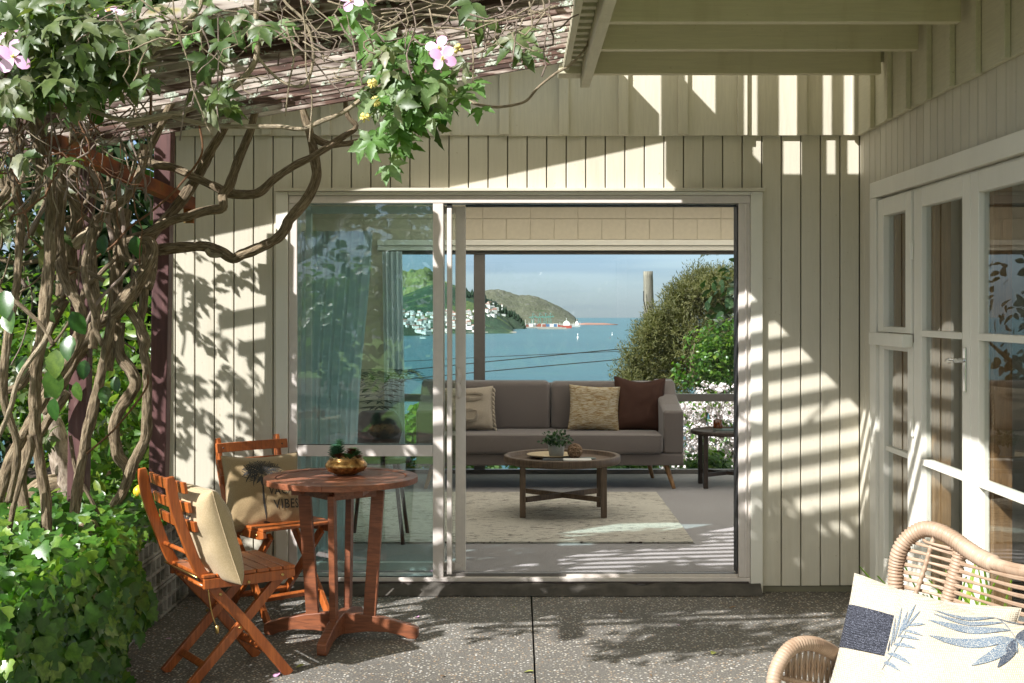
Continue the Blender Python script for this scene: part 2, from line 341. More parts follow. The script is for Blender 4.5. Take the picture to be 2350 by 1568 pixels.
# far things
m = MT('sea_water'); a = m.ramp(m.noise(.002, 5, m.map('Object', (.25, 1, 1))), [(.35, (.003, .072, .096)), (.65, (.008, .095, .114))]); a = m.mix(m.ramp(m.noise(.03, 6, m.map('Object', (.35, 1, 1)), .7), [(.45, 0), (.65, .5)]), a, (.012, .12, .135)); m.col(a); m.rough(.28); m.set(Specular_IOR_Level=.35)
m.bump(m.noise(.12, 8, m.map('Object', (.5, 1, 1)), .7), 1.0, 2.5); M['sea'] = m.m
def hillmat(name, g1, g2, rock, forest, fscale=.004, flo=.5):
    m = MT(name); n1 = m.noise(.0035, 8, None, .65); n2 = m.noise(.02, 6, None, .7); n3 = m.noise(fscale, 5, None, .6, .8)
    a = m.mix(m.ramp(n1, [(.35, 0), (.65, 1)]), g1, g2); a = m.mix(m.ramp(n2, [(.54, 0), (.62, .8)]), a, rock)
    a = m.mix(m.ramp(n3, [(flo, 0), (flo + .04, 1)]), a, m.mix(m.ramp(n2, [(.4, 0), (.6, 1)]), forest, tuple(x * 1.9 for x in forest)))
    m.col(a); m.rough(.95); m.bump(n2, 1, 30); return m.m
M['headland'] = hillmat('hazed_dry_headland_grass', (.10, .105, .068), (.135, .135, .092), (.17, .16, .145), (.05, .075, .035), .003, .62)  # tones muted in the colour to stand in for distance haze
M['mountain'] = hillmat('rocky_mountain', (.16, .19, .06), (.22, .25, .09), (.3, .27, .22), (.03, .07, .03), .002, .56)
M['townhill'] = hillmat('wooded_town_hill', (.07, .12, .035), (.12, .17, .05), (.10, .12, .05), (.018, .045, .022), .004, .45)
M['forest'] = hillmat('pine_forest', (.018, .04, .02), (.03, .055, .028), (.03, .05, .025), (.012, .028, .016), .006, .5)
M['housewall'] = plain('pale_house_wall', (.72, .70, .66), .7); M['houseroof'] = plain('house_roof', (.3, .16, .13), .7); M['greyroof'] = plain('grey_house_roof', (.4, .4, .4), .7)
M['shipred'] = plain('red_ship_hull', (.35, .07, .05), .6, 0, .05, .2); M['shipwhite'] = plain('white_ship_paint', (.8, .8, .78), .5); M['crane'] = plain('green_crane_steel', (.07, .25, .22), .6)
M['quay'] = plain('quay_concrete', (.3, .28, .25), .9, 0, .05, .2); M['wire'] = plain('black_cable', (.02, .02, .02), .7)
M['greytimber'] = wood('grey_weathered_pole', (.17, .15, .12), (.28, .25, .2), .9, 'Z', .6)
M['terrain'] = plain('hillside_scrub', (.05, .08, .025), .95, 0, .5, .4)

# ---------------------------------------------------------------- objects
W = {}
def tagobj(o, label=None, cat=None, group=None, kind=None):
    if label: o['label'] = label
    if cat: o['category'] = cat
    if group: o['group'] = group
    if kind: o['kind'] = kind
    return o
def thing(name, label, cat, loc=(0, 0, 0), group=None, rotz=0):
    o = bpy.data.objects.new(name, None); COL.objects.link(o); o.location = loc; o.rotation_euler = (0, 0, rotz)
    o.empty_display_size = .1
    W[o] = Vector(loc); return tagobj(o, label, cat, group)
def link_mesh(name, me, mat, parent=None, local=False, bev=0):
    o = bpy.data.objects.new(name, me); COL.objects.link(o)
    if mat and not me.materials: me.materials.append(M[mat] if isinstance(mat, str) else mat)
    if parent:
        o.parent = parent
        if not local: o.location = -W.get(parent, Vector())
    W[o] = Vector()
    if bev:
        b = o.modifiers.new('bevel', 'BEVEL'); b.width = bev; b.segments = 2; b.limit_method = 'ANGLE'; b.angle_limit = R(50)
    return o

def catmull(pts, step):
    P = [Vector(p) for p in pts]; out = []; 
    if len(P) == 2:
        n = max(1, int((P[1] - P[0]).length / step)); return [P[0].lerp(P[1], i / n) for i in range(n + 1)]
    Q = [P[0] * 2 - P[1]] + P + [P[-1] * 2 - P[-2]]
    for i in range(1, len(Q) - 2):
        a, b, c, d = Q[i - 1:i + 3]; n = max(1, int((c - b).length / step))
        for k in range(n):
            t = k / n
            out.append(.5 * ((2 * b) + (c - a) * t + (2 * a - 5 * b + 4 * c - d) * t * t + (3 * b - a - 3 * c + d) * t ** 3))
    out.append(P[-1]); return out

class MB:
    def __init__(s): s.v = []; s.f = []; s.uv = {}; s.sm = set()
    def box(s, x0, x1, y0, y1, z0, z1):
        return s.obox(Vector(((x0 + x1) / 2, (y0 + y1) / 2, (z0 + z1) / 2)), Vector((abs(x1 - x0) / 2, 0, 0)), Vector((0, abs(y1 - y0) / 2, 0)), Vector((0, 0, abs(z1 - z0) / 2)))
    def obox(s, c, a, b, d):
        i = len(s.v)
        for k in range(8): s.v.append(c + (a if k & 1 else -a) + (b if k & 2 else -b) + (d if k & 4 else -d))
        for q in ((0, 2, 3, 1), (4, 5, 7, 6), (0, 1, 5, 4), (2, 6, 7, 3), (0, 4, 6, 2), (1, 3, 7, 5)): s.f.append(tuple(i + j for j in q))
        return s
    def bar(s, p, q, w, h, up=(0, 0, 1)):
        p = Vector(p); q = Vector(q); d = (q - p); L = d.length / 2; d.normalize()
        sd = d.cross(Vector(up)).normalized(); u = sd.cross(d)
        return s.obox((p + q) / 2, d * L, sd * (w / 2), u * (h / 2))
    def tube(s, pts, rad, n=8, step=.02, ridge=0.0, nr=5, tw=0.0, wob=0.0, cap=True, ring=0.0, rp=.008, closed=False, raw=False):
        P = [Vector(p) for p in pts] if raw else catmull(pts, step)
        m = len(P); base = len(s.v); T = []
        for i in range(m):
            t = (P[min(i + 1, m - 1)] - P[max(i - 1, 0)])
            T.append(t.normalized() if t.length > 1e-9 else Vector((0, 0, 1)))
        u = T[0].orthogonal().normalized(); L = 0; seed = random.random() * 50; us = []
        for i in range(m):
            if i: L += (P[i] - P[i - 1]).length; u = (u - T[i] * u.dot(T[i])).normalized()
            w = T[i].cross(u); f = i / max(1, m - 1)
            if callable(rad): r = rad(f)
            elif isinstance(rad, (tuple, list)):
                k = f * (len(rad) - 1); j = min(int(k), len(rad) - 2); r = rad[j] + (rad[j + 1] - rad[j]) * (k - j)
            else: r = rad
            if wob: r *= 1 + wob * noise.noise(Vector((L * 6, seed, 0)))
            if ring: r *= 1 + ring * (abs(math.sin(math.pi * L / rp)) - .5)
            us.append(L)
            for j in range(n):
                a = 2 * math.pi * j / n; rr = r
                if ridge:
                    aa = a + tw * L
                    rr *= 1 + ridge * (abs(math.sin(aa * nr / 2 + 2 * noise.noise(Vector((L * 3, seed, 3))))) * 1.2 - .6) + ridge * .9 * noise.noise(Vector((math.cos(a) * 1.3, math.sin(a) * 1.3, L * 7 + seed)))
                s.v.append(P[i] + (u * math.cos(a) + w * math.sin(a)) * rr)
        for i in range(m - 1):
            for j in range(n):
                k = (j + 1) % n; fi = len(s.f)
                s.f.append((base + i * n + j, base + i * n + k, base + (i + 1) * n + k, base + (i + 1) * n + j)); s.sm.add(fi)
                s.uv[fi] = ((j / n, us[i]), ((j + 1) / n, us[i]), ((j + 1) / n, us[i + 1]), (j / n, us[i + 1]))
        if cap:
            s.f.append(tuple(base + j for j in reversed(range(n)))); s.f.append(tuple(base + (m - 1) * n + j for j in range(n)))
        return s
    def lathe(s, prof, c, n=32, smooth=True):
        base = len(s.v); c = Vector(c); m = len(prof)
        for r, z in prof:
            for j in range(n):
                a = 2 * math.pi * j / n; s.v.append(c + Vector((r * math.cos(a), r * math.sin(a), z)))
        for i in range(m - 1):
            for j in range(n):
                k = (j + 1) % n
                if smooth: s.sm.add(len(s.f))
                s.f.append((base + i * n + j, base + i * n + k, base + (i + 1) * n + k, base + (i + 1) * n + j))
        if prof[0][0] > 1e-6: s.f.append(tuple(base + j for j in reversed(range(n))))
        if prof[-1][0] > 1e-6: s.f.append(tuple(base + (m - 1) * n + j for j in range(n)))
        return s
    def prism(s, poly, fn, t0, t1):
        """poly: 2d outline (ccw), fn(a,b,t)->point"""
        i = len(s.v); n = len(poly)
        for t in (t0, t1):
            for a, b in poly: s.v.append(Vector(fn(a, b, t)))
        s.f.append(tuple(i + k for k in reversed(range(n)))); s.f.append(tuple(i + n + k for k in range(n)))
        for k in range(n): s.f.append((i + k, i + (k + 1) % n, i + n + (k + 1) % n, i + n + k))
        return s
    def ribbon(s, path, width, fn, t0, t1, taper=None):
        P = [Vector((a, b)) for a, b in path]; m = len(P); L = []; Rr = []
        for i in range(m):
            t = (P[min(i + 1, m - 1)] - P[max(i - 1, 0)]).normalized(); nn = Vector((-t.y, t.x)); w = width / 2 * (taper(i / (m - 1)) if taper else 1)
            L.append(P[i] + nn * w); Rr.append(P[i] - nn * w)
        i0 = len(s.v)
        for t in (t0, t1):
            for q in L + Rr: s.v.append(Vector(fn(q.x, q.y, t)))
        o = 2 * m
        for i in range(m - 1):
            s.f.append((i0 + i, i0 + i + 1, i0 + m + i + 1, i0 + m + i)); s.f.append((i0 + o + i, i0 + o + m + i, i0 + o + m + i + 1, i0 + o + i + 1))
            s.f.append((i0 + i, i0 + o + i, i0 + o + i + 1, i0 + i + 1)); s.f.append((i0 + m + i, i0 + m + i + 1, i0 + o + m + i + 1, i0 + o + m + i))
        s.f.append((i0, i0 + m, i0 + o + m, i0 + o)); s.f.append((i0 + m - 1, i0 + o + m - 1, i0 + o + 2 * m - 1, i0 + 2 * m - 1))
        return s
    def grid(s, fn, nu, nv, smooth=True):
        b = len(s.v)
        for j in range(nv + 1):
            for i in range(nu + 1): s.v.append(Vector(fn(i / nu, j / nv)))
        for j in range(nv):
            for i in range(nu):
                if smooth: s.sm.add(len(s.f))
                k = b + j * (nu + 1) + i; s.f.append((k, k + 1, k + nu + 2, k + nu + 1))
        return s
    def mesh(s, name, fixn=False):
        me = bpy.data.meshes.new(name); me.from_pydata([tuple(v) for v in s.v], [], s.f)
        if s.sm:
            for i in s.sm: me.polygons[i].use_smooth = True
        if s.uv:
            l = me.uv_layers.new(name='UVMap').data
            for fi, q in s.uv.items():
                st = me.polygons[fi].loop_start
                for k in range(4): l[st + k].uv = q[k]
        if fixn:
            import bmesh
            bm = bmesh.new(); bm.from_mesh(me); bmesh.ops.recalc_face_normals(bm, faces=bm.faces); bm.to_mesh(me); bm.free()
        return me
    def build(s, name, mat, parent=None, local=False, bev=0, label=None, cat=None, kind=None, group=None, fixn=True):
        o = link_mesh(name, s.mesh(name, fixn), mat, parent, local, bev)
        return tagobj(o, label, cat, group, kind)

def copy_obj(o, parent, loc=None, rot=None, scale=None):
    c = o.copy(); COL.objects.link(c); c.parent = parent
    if loc is not None: c.location = loc
    if rot is not None: c.rotation_euler = rot
    if scale is not None: c.scale = scale
    W[c] = Vector(); return c

# leaf templates: (verts, faces), stem at origin, growing along +y, face up +z
def flat_leaf(outline, fold=.15, tip=-.1):
    """outline half: list of (x,y); mirrored; mid-rib points for every y"""
    n = len(outline); V = []; F = []
    for x, y in outline: V.append((0, y, tip * y * y))
    for x, y in outline: V.append((x, y, tip * y * y + fold * x))
    for x, y in outline: V.append((-x, y, tip * y * y + fold * x))
    for i in range(n - 1):
        F.append((i, n + i, n + i + 1, i + 1)); F.append((i, i + 1, 2 * n + i + 1, 2 * n + i))
    return np.array(V, float), F
OVAL = flat_leaf([(.0, 0), (.22, .15), (.34, .4), (.3, .65), (.14, .88), (0, 1)], .25, -.18)
LANCE = flat_leaf([(.0, 0), (.13, .2), (.19, .45), (.13, .75), (0, 1)], .25, -.15)
THIN = flat_leaf([(.0, 0), (.07, .3), (.07, .7), (0, 1)], .2, -.1)
IVY = flat_leaf([(.0, .12), (.2, .0), (.36, .05), (.52, .22), (.36, .42), (.42, .62), (.2, .66), (.1, .85), (0, 1)], .22, -.15)
def clem_leaf():
    l = flat_leaf([(.0, 0), (.14, .14), (.21, .30), (.20, .42), (.29, .52), (.17, .62), (.15, .74), (.07, .86), (0, 1)], .34, -.30)
    V = []; F = []; b = 0
    for ang, sc, oy in ((0, 1.0, .22), (68, .8, .12), (-68, .8, .12)):
        c, s_ = math.cos(R(ang)), math.sin(R(ang)); P = l[0] * sc
        Q = np.stack([P[:, 0] * c - P[:, 1] * s_, P[:, 0] * s_ + P[:, 1] * c + oy, P[:, 2] - .05 * abs(ang) / 68], 1)
        V.append(Q); F += [tuple(i + b for i in f) for f in l[1]]; b += len(Q)
    return np.concatenate(V), F
CLEM = clem_leaf()
def np_mesh(name, tmpl, mats4, smooth=True):
    """one mesh of many copies of a template"""
    V, F = tmpl; k = len(V); A = np.asarray(mats4)                      # (n,3,4)
    P = np.einsum('nij,kj->nki', A[:, :, :3], V) + A[:, None, :, 3]
    n = len(A); Fa = np.array([list(f) for f in F]); idx = (Fa[None] + (np.arange(n) * k)[:, None, None]).reshape(-1)
    me = bpy.data.meshes.new(name); me.vertices.add(n * k); me.vertices.foreach_set('co', P.reshape(-1))
    me.loops.add(len(idx)); me.loops.foreach_set('vertex_index', idx)
    nf = n * len(F); me.polygons.add(nf); me.polygons.foreach_set('loop_start', np.arange(nf) * 4); me.polygons.foreach_set('loop_total', np.full(nf, 4))
    me.update(calc_edges=True); me.polygons.foreach_set('use_smooth', np.full(nf, smooth)); me.update(); return me
def orient(nrm, grow, size, loc):
    z = Vector(nrm).normalized(); y = Vector(grow); y = (y - z * y.dot(z))
    if y.length < 1e-4: y = z.orthogonal()
    y.normalize(); x = y.cross(z)
    return np.array([[x[i] * size, y[i] * size, z[i] * size, loc[i]] for i in range(3)])
def rv(a=1.0): return Vector(rng.normal(0, a, 3))
def leaf_proto(name, tmpl, mat):
    me = np_mesh(name, tmpl, [orient((0, 0, 1), (0, 1, 0), 1, (0, 0, 0))]); me.materials.append(M[mat]); return me
PROTO = {'clem': leaf_proto('leaf', CLEM, 'clem'), 'clem_br': leaf_proto('leaf', CLEM, 'clem_br'), 'oval': leaf_proto('leaf', OVAL, 'glossy'),
         'ivy': leaf_proto('leaf', IVY, 'ivy'), 'lemon': leaf_proto('leaf', LANCE, 'lemonleaf')}
def leaf_obj(proto, parent, nrm, grow, size, loc):
    A = orient(nrm, grow, size, loc); o = bpy.data.objects.new('leaf', PROTO[proto]); COL.objects.link(o)
    mtx = Matrix([list(A[0]), list(A[1]), list(A[2]), [0, 0, 0, 1]]); o.parent = parent
    if parent in W: mtx = Matrix.Translation(-W[parent]) @ mtx
    o.matrix_local = mtx; return o
def stuff_leaves(name, tmpl, mat, L, parent=None, **k):
    o = link_mesh(name, np_mesh(name, tmpl, L), mat, parent); k.setdefault('kind', 'stuff'); return tagobj(o, **k)
# ================================================================ large structure
WY = 6.9                      # outer face of the boarded wall
XR = 1.80                     # outer face of the right-hand wing wall
def struct(name, mb, mat, **k):
    return mb.build(name, mat, kind='structure', **k)

# sea, hills -------------------------------------------------------
SEA = -75.0
o = MB(); o.v = [Vector((-16000, 150, SEA)), Vector((16000, 150, SEA)), Vector((16000, 10450, SEA)), Vector((-16000, 10450, SEA))]; o.f = [(0, 1, 2, 3)]
struct('sea', o, 'sea', fixn=False)
def hill(name, ridge, base_y, d_front, d_ridge, mat, nx=150, ny=34, rough=.06, back=2500, seed=0):
    """terrain rising from the water at d_front to a ridge line at d_ridge"""
    b = MB(); xs = [p[0] for p in ridge]; ys = [p[1] for p in ridge]
    def fn(u, v):
        px = xs[0] + (xs[-1] - xs[0]) * u; py = float(np.interp(px, xs, ys))
        H = (708 - py) / 3000 * d_ridge + EYE - SEA
        if v <= .7:
            t = v / .7; d = d_front + (d_ridge - d_front) * t; z = H * (max(0, math.sin(t * math.pi / 2)) ** 1.15)
        else:
            t = min(1, (v - .7) / .3); d = d_ridge + back * t; z = H * (1 - t) ** 1.2
        X = (px - 1190) / 3000 * d
        q = Vector((X * .0022 + seed, d * .0022, seed)); k = math.sin(min(1, v / .7) * math.pi)
        z += H * rough * k * (noise.fractal(q * 3, .8, 2, 5) * 1.2) + (H * rough * .35 * noise.fractal(q * 14, 1, 2, 4) if v > .02 else 0)
        if v == 0: z = -2
        return (X, d, SEA + z)
    b.grid(fn, nx, ny); return struct(name, b, mat)
hill('hills', [(700, 640), (800, 640), (860, 632), (905, 625), (920, 621), (935, 628), (950, 624), (962, 621), (975, 617), (985, 619), (1000, 632), (1030, 655), (1060, 690), (1080, 735)], 745, 5600, 6800, 'mountain', 190, 40, .16, seed=3)
hill('hills', [(1075, 690), (1095, 672), (1115, 667), (1130, 664.5), (1150, 666), (1170, 672), (1190, 678), (1215, 677.5), (1235, 682), (1260, 693), (1285, 705), (1305, 716), (1320, 728), (1326, 741), (1327, 744)], 745, 6400, 7100, 'headland', 190, 40, .07, seed=9)
hill('hills', [(700, 690), (880, 690), (915, 684), (950, 668), (985, 655), (1010, 648), (1040, 655), (1075, 668), (1100, 684), (1113, 693), (1130, 706), (1150, 722), (1165, 735), (1178, 750)], 760, 3950, 5000, 'townhill', 200, 44, .05, seed=14)
hill('hills', [(1080, 668), (1098, 675), (1113, 683), (1125, 690), (1138, 693), (1150, 706), (1165, 713), (1180, 716), (1192, 726), (1203, 740), (1209, 752)], 755, 4880, 5300, 'forest', 90, 30, .09, back=700, seed=5)
hill('hills', [(860, 748), (900, 736), (930, 728), (950, 738), (962, 737), (978, 745), (986, 762)], 772, 3650, 3850, 'forest', 60, 20, .10, back=200, seed=8)
# low reclaimed land
b = MB(); 
for (x0, x1, d0, d1, h) in ((1060, 1290, 5050, 5350, 5), (1030, 1185, 4050, 4150, 3), (990, 1330, 5900, 6200, 4), (900, 1120, 3980, 4200, 5), (1235, 1300, 4800, 4900, 5)):
    b.box((x0 - 1190) / 3000 * d0, (x1 - 1190) / 3000 * d0, d0, d1, SEA - 1, SEA + h)
struct('quay', b, 'quay')
b = MB(); pts = [((px - 1190) / 3000 * 6050, 6050, SEA + 1) for px in (1320, 1345, 1370, 1400, 1418)]
b.tube(pts, [5, 9, 8, 6, 2], 8, 30, wob=.4); struct('breakwater', b, 'houseroof')

# ground ------------------------------------------------------------
b = MB()
def terr(u, v):
    Y = 12.6 + 240 * v ** 1.6; X = (-14 + 28 * u) * (1 + v * 7)
    z = -.7 - (Y - 12.6) * .335 + .9 * noise.noise(Vector((X * .1, Y * .1, 0)))
    if v == 0: z = -.35
    return (X, Y, z)
b.grid(terr, 60, 60); struct('terrain', b, 'terrain')
b = MB(); b.grid(lambda u, v: (-26 + 24.05 * u, -16 + 29.2 * v, .12 * noise.noise(Vector((u * 6, v * 6, 0))) - .12), 30, 30); struct('garden_ground', b, 'soil')
b = MB(); b.grid(lambda u, v: (-1.95 + 24 * u, -30 + 31.2 * v, -.03 + .05 * noise.noise(Vector((u * 5, v * 9, 2)))), 40, 40); struct('lawn', b, 'grass')
b = MB(); b.grid(lambda u, v: (-26 + 50 * u, -60 + 45 * v, -.2 + 0 * u), 4, 4); struct('ground', b, 'grass')
# patio: two slabs with a control joint
for x0, x1 in ((-1.95, .063), (.071, XR + .0)):
    b = MB(); b.box(x0, x1, 1.2, WY + .05, -.14, 0); struct('patio_slab', b, 'aggregate')
b = MB(); b.box(-1.95, XR, 1.2, WY + .05, -.16, -.141); struct('patio_base', b, 'soil')
# concrete footing under the sill, uneven
b = MB(); b.grid(lambda u, v: (-1.78 + 3.05 * u, 6.80 + .14 * v + .012 * noise.noise(Vector((u * 30, 0, 0))), .004 + (.052 + .012 * noise.noise(Vector((u * 22, 5, 0)))) * min(1, v * 3)), 120, 5); struct('footing', b, 'concrete')

# -------------------------------------------------- the boarded house wall
wall = thing('boarded_wall', 'cream vertical tongue and groove wall facing the camera around the sliding door', 'wall', (-.2, WY, 0))
PITCH = .1032
def board_mesh():
    return None
DX0, DX1, DZ1 = -1.276, 1.288, 2.128     # outer edges of the door casing
b = MB()
def wb(x0, x1, y0, y1, z0, z1, bb): bb.box(x0, x1, y0, y1, z0, z1)
back = MB(); back.box(-1.86, DX0 + .01, WY + .022, WY + .15, .0, 3.7); back.box(DX1 - .01, XR + .1, WY + .022, WY + .15, 0, 3.7); back.box(DX0 + .011, DX1 - .011, WY + .022, WY + .15, DZ1 - .02, 3.7)
back.build('wall_frame', 'groove', wall)
n = 0
x = XR
while x > -1.84:
    x0 = max(x - PITCH, -1.85); e = .0030
    jy = random.uniform(-.0008, .0008)
    ins = not (x0 + e >= DX1 - .002 or x - e <= DX0 + .002)
    segs = [(.035, 2.44)] if not ins else [(DZ1 + .001, 2.44)]
    for z0, z1 in segs:
        xa, xb = x0 + e, x - e
        if ins is False or True:
            if xa < DX1 < xb and ins:      # board notched round the casing
                q = MB(); q.box(DX1 + .002, xb, WY + jy, WY + .02, .035, DZ1); q.build('board', 'wall', wall, bev=.003)
            if xa < DX0 < xb and ins:
                q = MB(); q.box(xa, DX0 - .002, WY + jy, WY + .02, .035, DZ1); q.build('board', 'wall', wall, bev=.003)
            q = MB(); q.box(xa, xb, WY + jy, WY + .02, z0 + random.uniform(0, .004), z1); q.build('board', 'wall', wall, bev=.003)
    x = x0
# wide boards and battens above
zb = 2.408
xs = [1.80 - .0 - .3125 * i for i in range(0, 13)]
for i, xx in enumerate(xs):
    q = MB(); q.box(xx - .3125 + .002, xx - .002, WY - .024 + random.uniform(-.001, .001), WY - .004, zb + random.uniform(0, .004), 3.65); q.build('wide_board', 'overlay', wall, bev=.002)
    if i: 
        q = MB(); q.box(xx - .0 - .026, xx + .026, WY - .05, WY - .025, zb + random.uniform(-.002, .006), 3.65); q.build('batten', 'overlay', wall, bev=.003)
q = MB(); q.box(1.745, 1.795, WY - .05, WY - .025, zb, 3.65); q.build('batten', 'overlay', wall, bev=.003)
q = MB(); q.box(-1.905, -1.852, WY - .03, WY + .2, .03, 3.6); q.build('corner_board', 'wall', wall, bev=.003)
# return of the wall at the left: painted blocks, going back
side = thing('block_wall', 'cream painted block side wall behind the brown post', 'wall', (-1.9, 7.2, 0))
for r in range(17):
    for c in range(9):
        y0 = 7.12 + c * .4 - (.2 if r % 2 else 0); q = MB(); q.box(-1.93 + random.uniform(-.001, .001), -1.80, max(7.11, y0 + .004), y0 + .396, .02 + r * .2 + .004, .02 + r * .2 + .196)
        if y0 + .396 > 7.15: q.build('block', 'plaster', side, bev=.003)
q = MB(); q.box(-1.92, -1.81, 7.112, 10.5, .01, 3.4); q.build('mortar', 'interior', side)
# low far wall of the house, white downpipe
q = MB(); q.tube([(-1.99, 7.3, 0), (-1.99, 7.3, 3.3)], .032, 14, .5); q.build('downpipe', 'white', label='white round downpipe at the corner behind the vine', cat='downpipe')

# -------------------------------------------------- wing wall on the right
wing = thing('wing_wall', 'cream boarded wing wall on the right above the glazed doors', 'wall', (XR, 5, 0))
q = MB(); q.box(XR + .022, XR + .14, 2.2, WY + .02, 2.10, 3.5); q.box(XR + .022, XR + .14, 6.6, WY + .02, .0, 2.13); q.build('wall_frame', 'groove', wing)
y = WY - .001
while y > 2.3:
    y0 = y - .0985; lo = 2.132 if y0 < 6.60 - .02 else .035
    if y0 < 6.60 < y: 
        q = MB(); q.box(XR + random.uniform(0, .001), XR + .02, 6.602, y - .003, .035, 2.46); q.build('board', 'wall', wing, bev=.003)
        q = MB(); q.box(XR, XR + .02, y0 + .003, 6.598, 2.132, 2.46); q.build('board', 'wall', wing, bev=.003)
    else:
        q = MB(); q.box(XR + random.uniform(0, .001), XR + .02, y0 + .003, y - .003, lo, 2.46); q.build('board', 'wall', wing, bev=.003)
    y = y0
for i in range(15):
    y1 = WY - .06 - i * .3
    q = MB(); q.box(XR - .022, XR - .002, y1 - .298, y1, 2.406 + random.uniform(0, .004), 3.4); q.build('wide_board', 'rafterY', wing, bev=.002)
    q = MB(); q.box(XR - .047, XR - .023, y1 - .298 - .024, y1 - .298 + .024, 2.404 + random.uniform(-.006, .006), 3.4); q.build('batten', 'rafterY', wing, bev=.003)

# -------------------------------------------------- porch roof on the right
porch = thing('porch_roof', 'cream open rafter porch roof over the right side of the patio', 'roof', (1.0, 5.5, 2.6))
for Yr in (6.33, 5.74, 5.19, 4.6, 4.02, 3.45, 2.9):
    q = MB(); q.box(.345, XR - .05, Yr - .024, Yr + .024, 2.632, 2.822)
    q.build('rafter', 'rafter', porch, bev=.004)
for i in range(11):
    x0 = .30 + i * .137
    q = MB(); q.box(x0, x0 + .134, 2.4, 6.355, 2.824, 2.845); q.build('roof_board', 'roofunder', porch)
# open stud frame standing on the last rafter: the sun comes through its gaps
gaps = [(.33, .49), (.64, .71), (.80, .92), (1.03, 1.10), (1.14, 1.24)]
xx = .30
for g0, g1 in gaps + [(1.80, 1.81)]:
    if g0 - xx > .01:
        q = MB(); q.box(xx, g0, 6.362, 6.385, 2.70, 3.55); q.build('infill_board', 'overlay', porch)
    xx = g1
q = MB(); q.box(.30, 1.80, 6.386, 6.42, 3.36, 3.56); q.build('head_rail', 'overlay', porch)
# twin edge beams with blocks between
q = MB(); q.bar((.322, 2.4, 2.66), (.322, 6.34, 2.645), .045, .15); q.build('edge_beam', 'rafterY', porch, bev=.004)
q = MB(); q.bar((.226, 2.4, 2.71), (.226, 6.30, 2.70), .028, .14); q.build('edge_beam', 'rafterY', porch, bev=.004)
for i in range(26):
    Yb = 6.20 - i * .117
    q = MB(); q.box(.241, .299, Yb - .024, Yb + .024, 2.655, 2.742); q.build('spacer_block', 'rafterY', porch, bev=.003)
q = MB(); q.box(.19, .298, 6.21, 6.34, 2.615, 2.652); q.build('end_block', 'rafterY', porch, bev=.003)
q = MB(); q.box(.244, .296, 2.4, 6.42, 2.746, 3.30); q.build('upstand_board', 'overlay', porch)

# house eave over the left part of the wall, pitched
eave = thing('house_eave', 'pitched roof eave above the slatted pergola', 'roof', (-1, 6.6, 2.9))
def ez(x): return 2.885 + .207 * x
q = MB(); q.prism([(-2.9, ez(-2.9)), (.235, ez(.235)), (.235, ez(.235) + .12), (-2.9, ez(-2.9) + .12)], lambda a, b_, t: (a, t, b_), 6.42, 6.86); q.build('soffit', 'overlay', eave)

# -------------------------------------------------- slatted pergola
SL = .18
def sz(x): return 2.672 + SL * (x - .24)
perg = thing('slatted_pergola', 'weathered brown slatted pergola roof with lichen at top left', 'pergola', (-1.8, 6.2, 0))
Ys = [6.205 - .117 * i for i in range(18)]
for i, Yv in enumerate(Ys):
    x0, x1 = -2.35 + random.uniform(-.03, .03), .222
    h = .062 if i == 0 else random.uniform(.05, .058); w = .024; sag = random.uniform(-.006, .006)
    q = MB(); N = 6
    for s_ in range(N):
        pass
    q.prism([(x0, sz(x0) + sag), (x1, sz(x1)), (x1, sz(x1) + h), (x0, sz(x0) + h + sag)], lambda a, b_, t: (a, t, b_), Yv - w / 2, Yv + w / 2)
    q.build('slat', 'slat', perg, bev=.002)
for xr in (-2.02,):
    q = MB(); q.box(xr - .022, xr + .022, 3.9, 6.3, sz(xr) + .068, sz(xr) + .16); q.build('rafter', 'maroon', perg)
def post(x, y, x2, z1, mb=None):
    q = MB(); q.bar((x, y, .0), (x2, y, z1), .082, .082, (0, 1, 0)); return q
post(-1.785, 6.45, -1.745, sz(-1.745) + .06).build('post', 'maroon', perg, bev=.004)
post(-2.03, 6.0, -1.99, sz(-2.0) + .05).build('post', 'maroon', perg, bev=.004)
q = MB(); q.bar((-1.79, 5.05, 2.14), (-1.66, 6.62, 2.03), .05, .062); q.build('steel_bar', 'rustbar', perg, bev=.002)
q = MB(); q.bar((-1.665, 6.6, 1.93), (-1.665, 6.6, 2.05), .05, .02, (0, 1, 0)); q.build('bracket', 'rustbar', perg)

# -------------------------------------------------- sliding door
sd = thing('sliding_door', 'pinkish aluminium sliding door standing open with fixed side pane', 'door', (0, WY, 0))
Y0 = WY - .030
def fr(name, x0, x1, y0, y1, z0, z1, mat='alu', bev=.003, parent=None):
    q = MB(); q.box(x0, x1, y0, y1, z0, z1); return q.build(name, mat, parent or sd, bev=bev)
def px2x(p): return (p - 1190) / 434.8
def py2z(p): return EYE + (708 - p) / 434.8
# painted casing
fr('casing', px2x(635), px2x(663), Y0, WY + .03, .03, py2z(441.5), 'white')
fr('casing', px2x(1720.5), px2x(1748), Y0 - .004, WY + .03, .005, py2z(441.5), 'white')
fr('casing', px2x(633), px2x(1752), Y0 - .028, WY + .03, py2z(441), py2z(433.5), 'wall')
fr('casing_strip', px2x(664), px2x(1720), Y0 - .004, WY + .03, py2z(449), py2z(441.6), 'white')
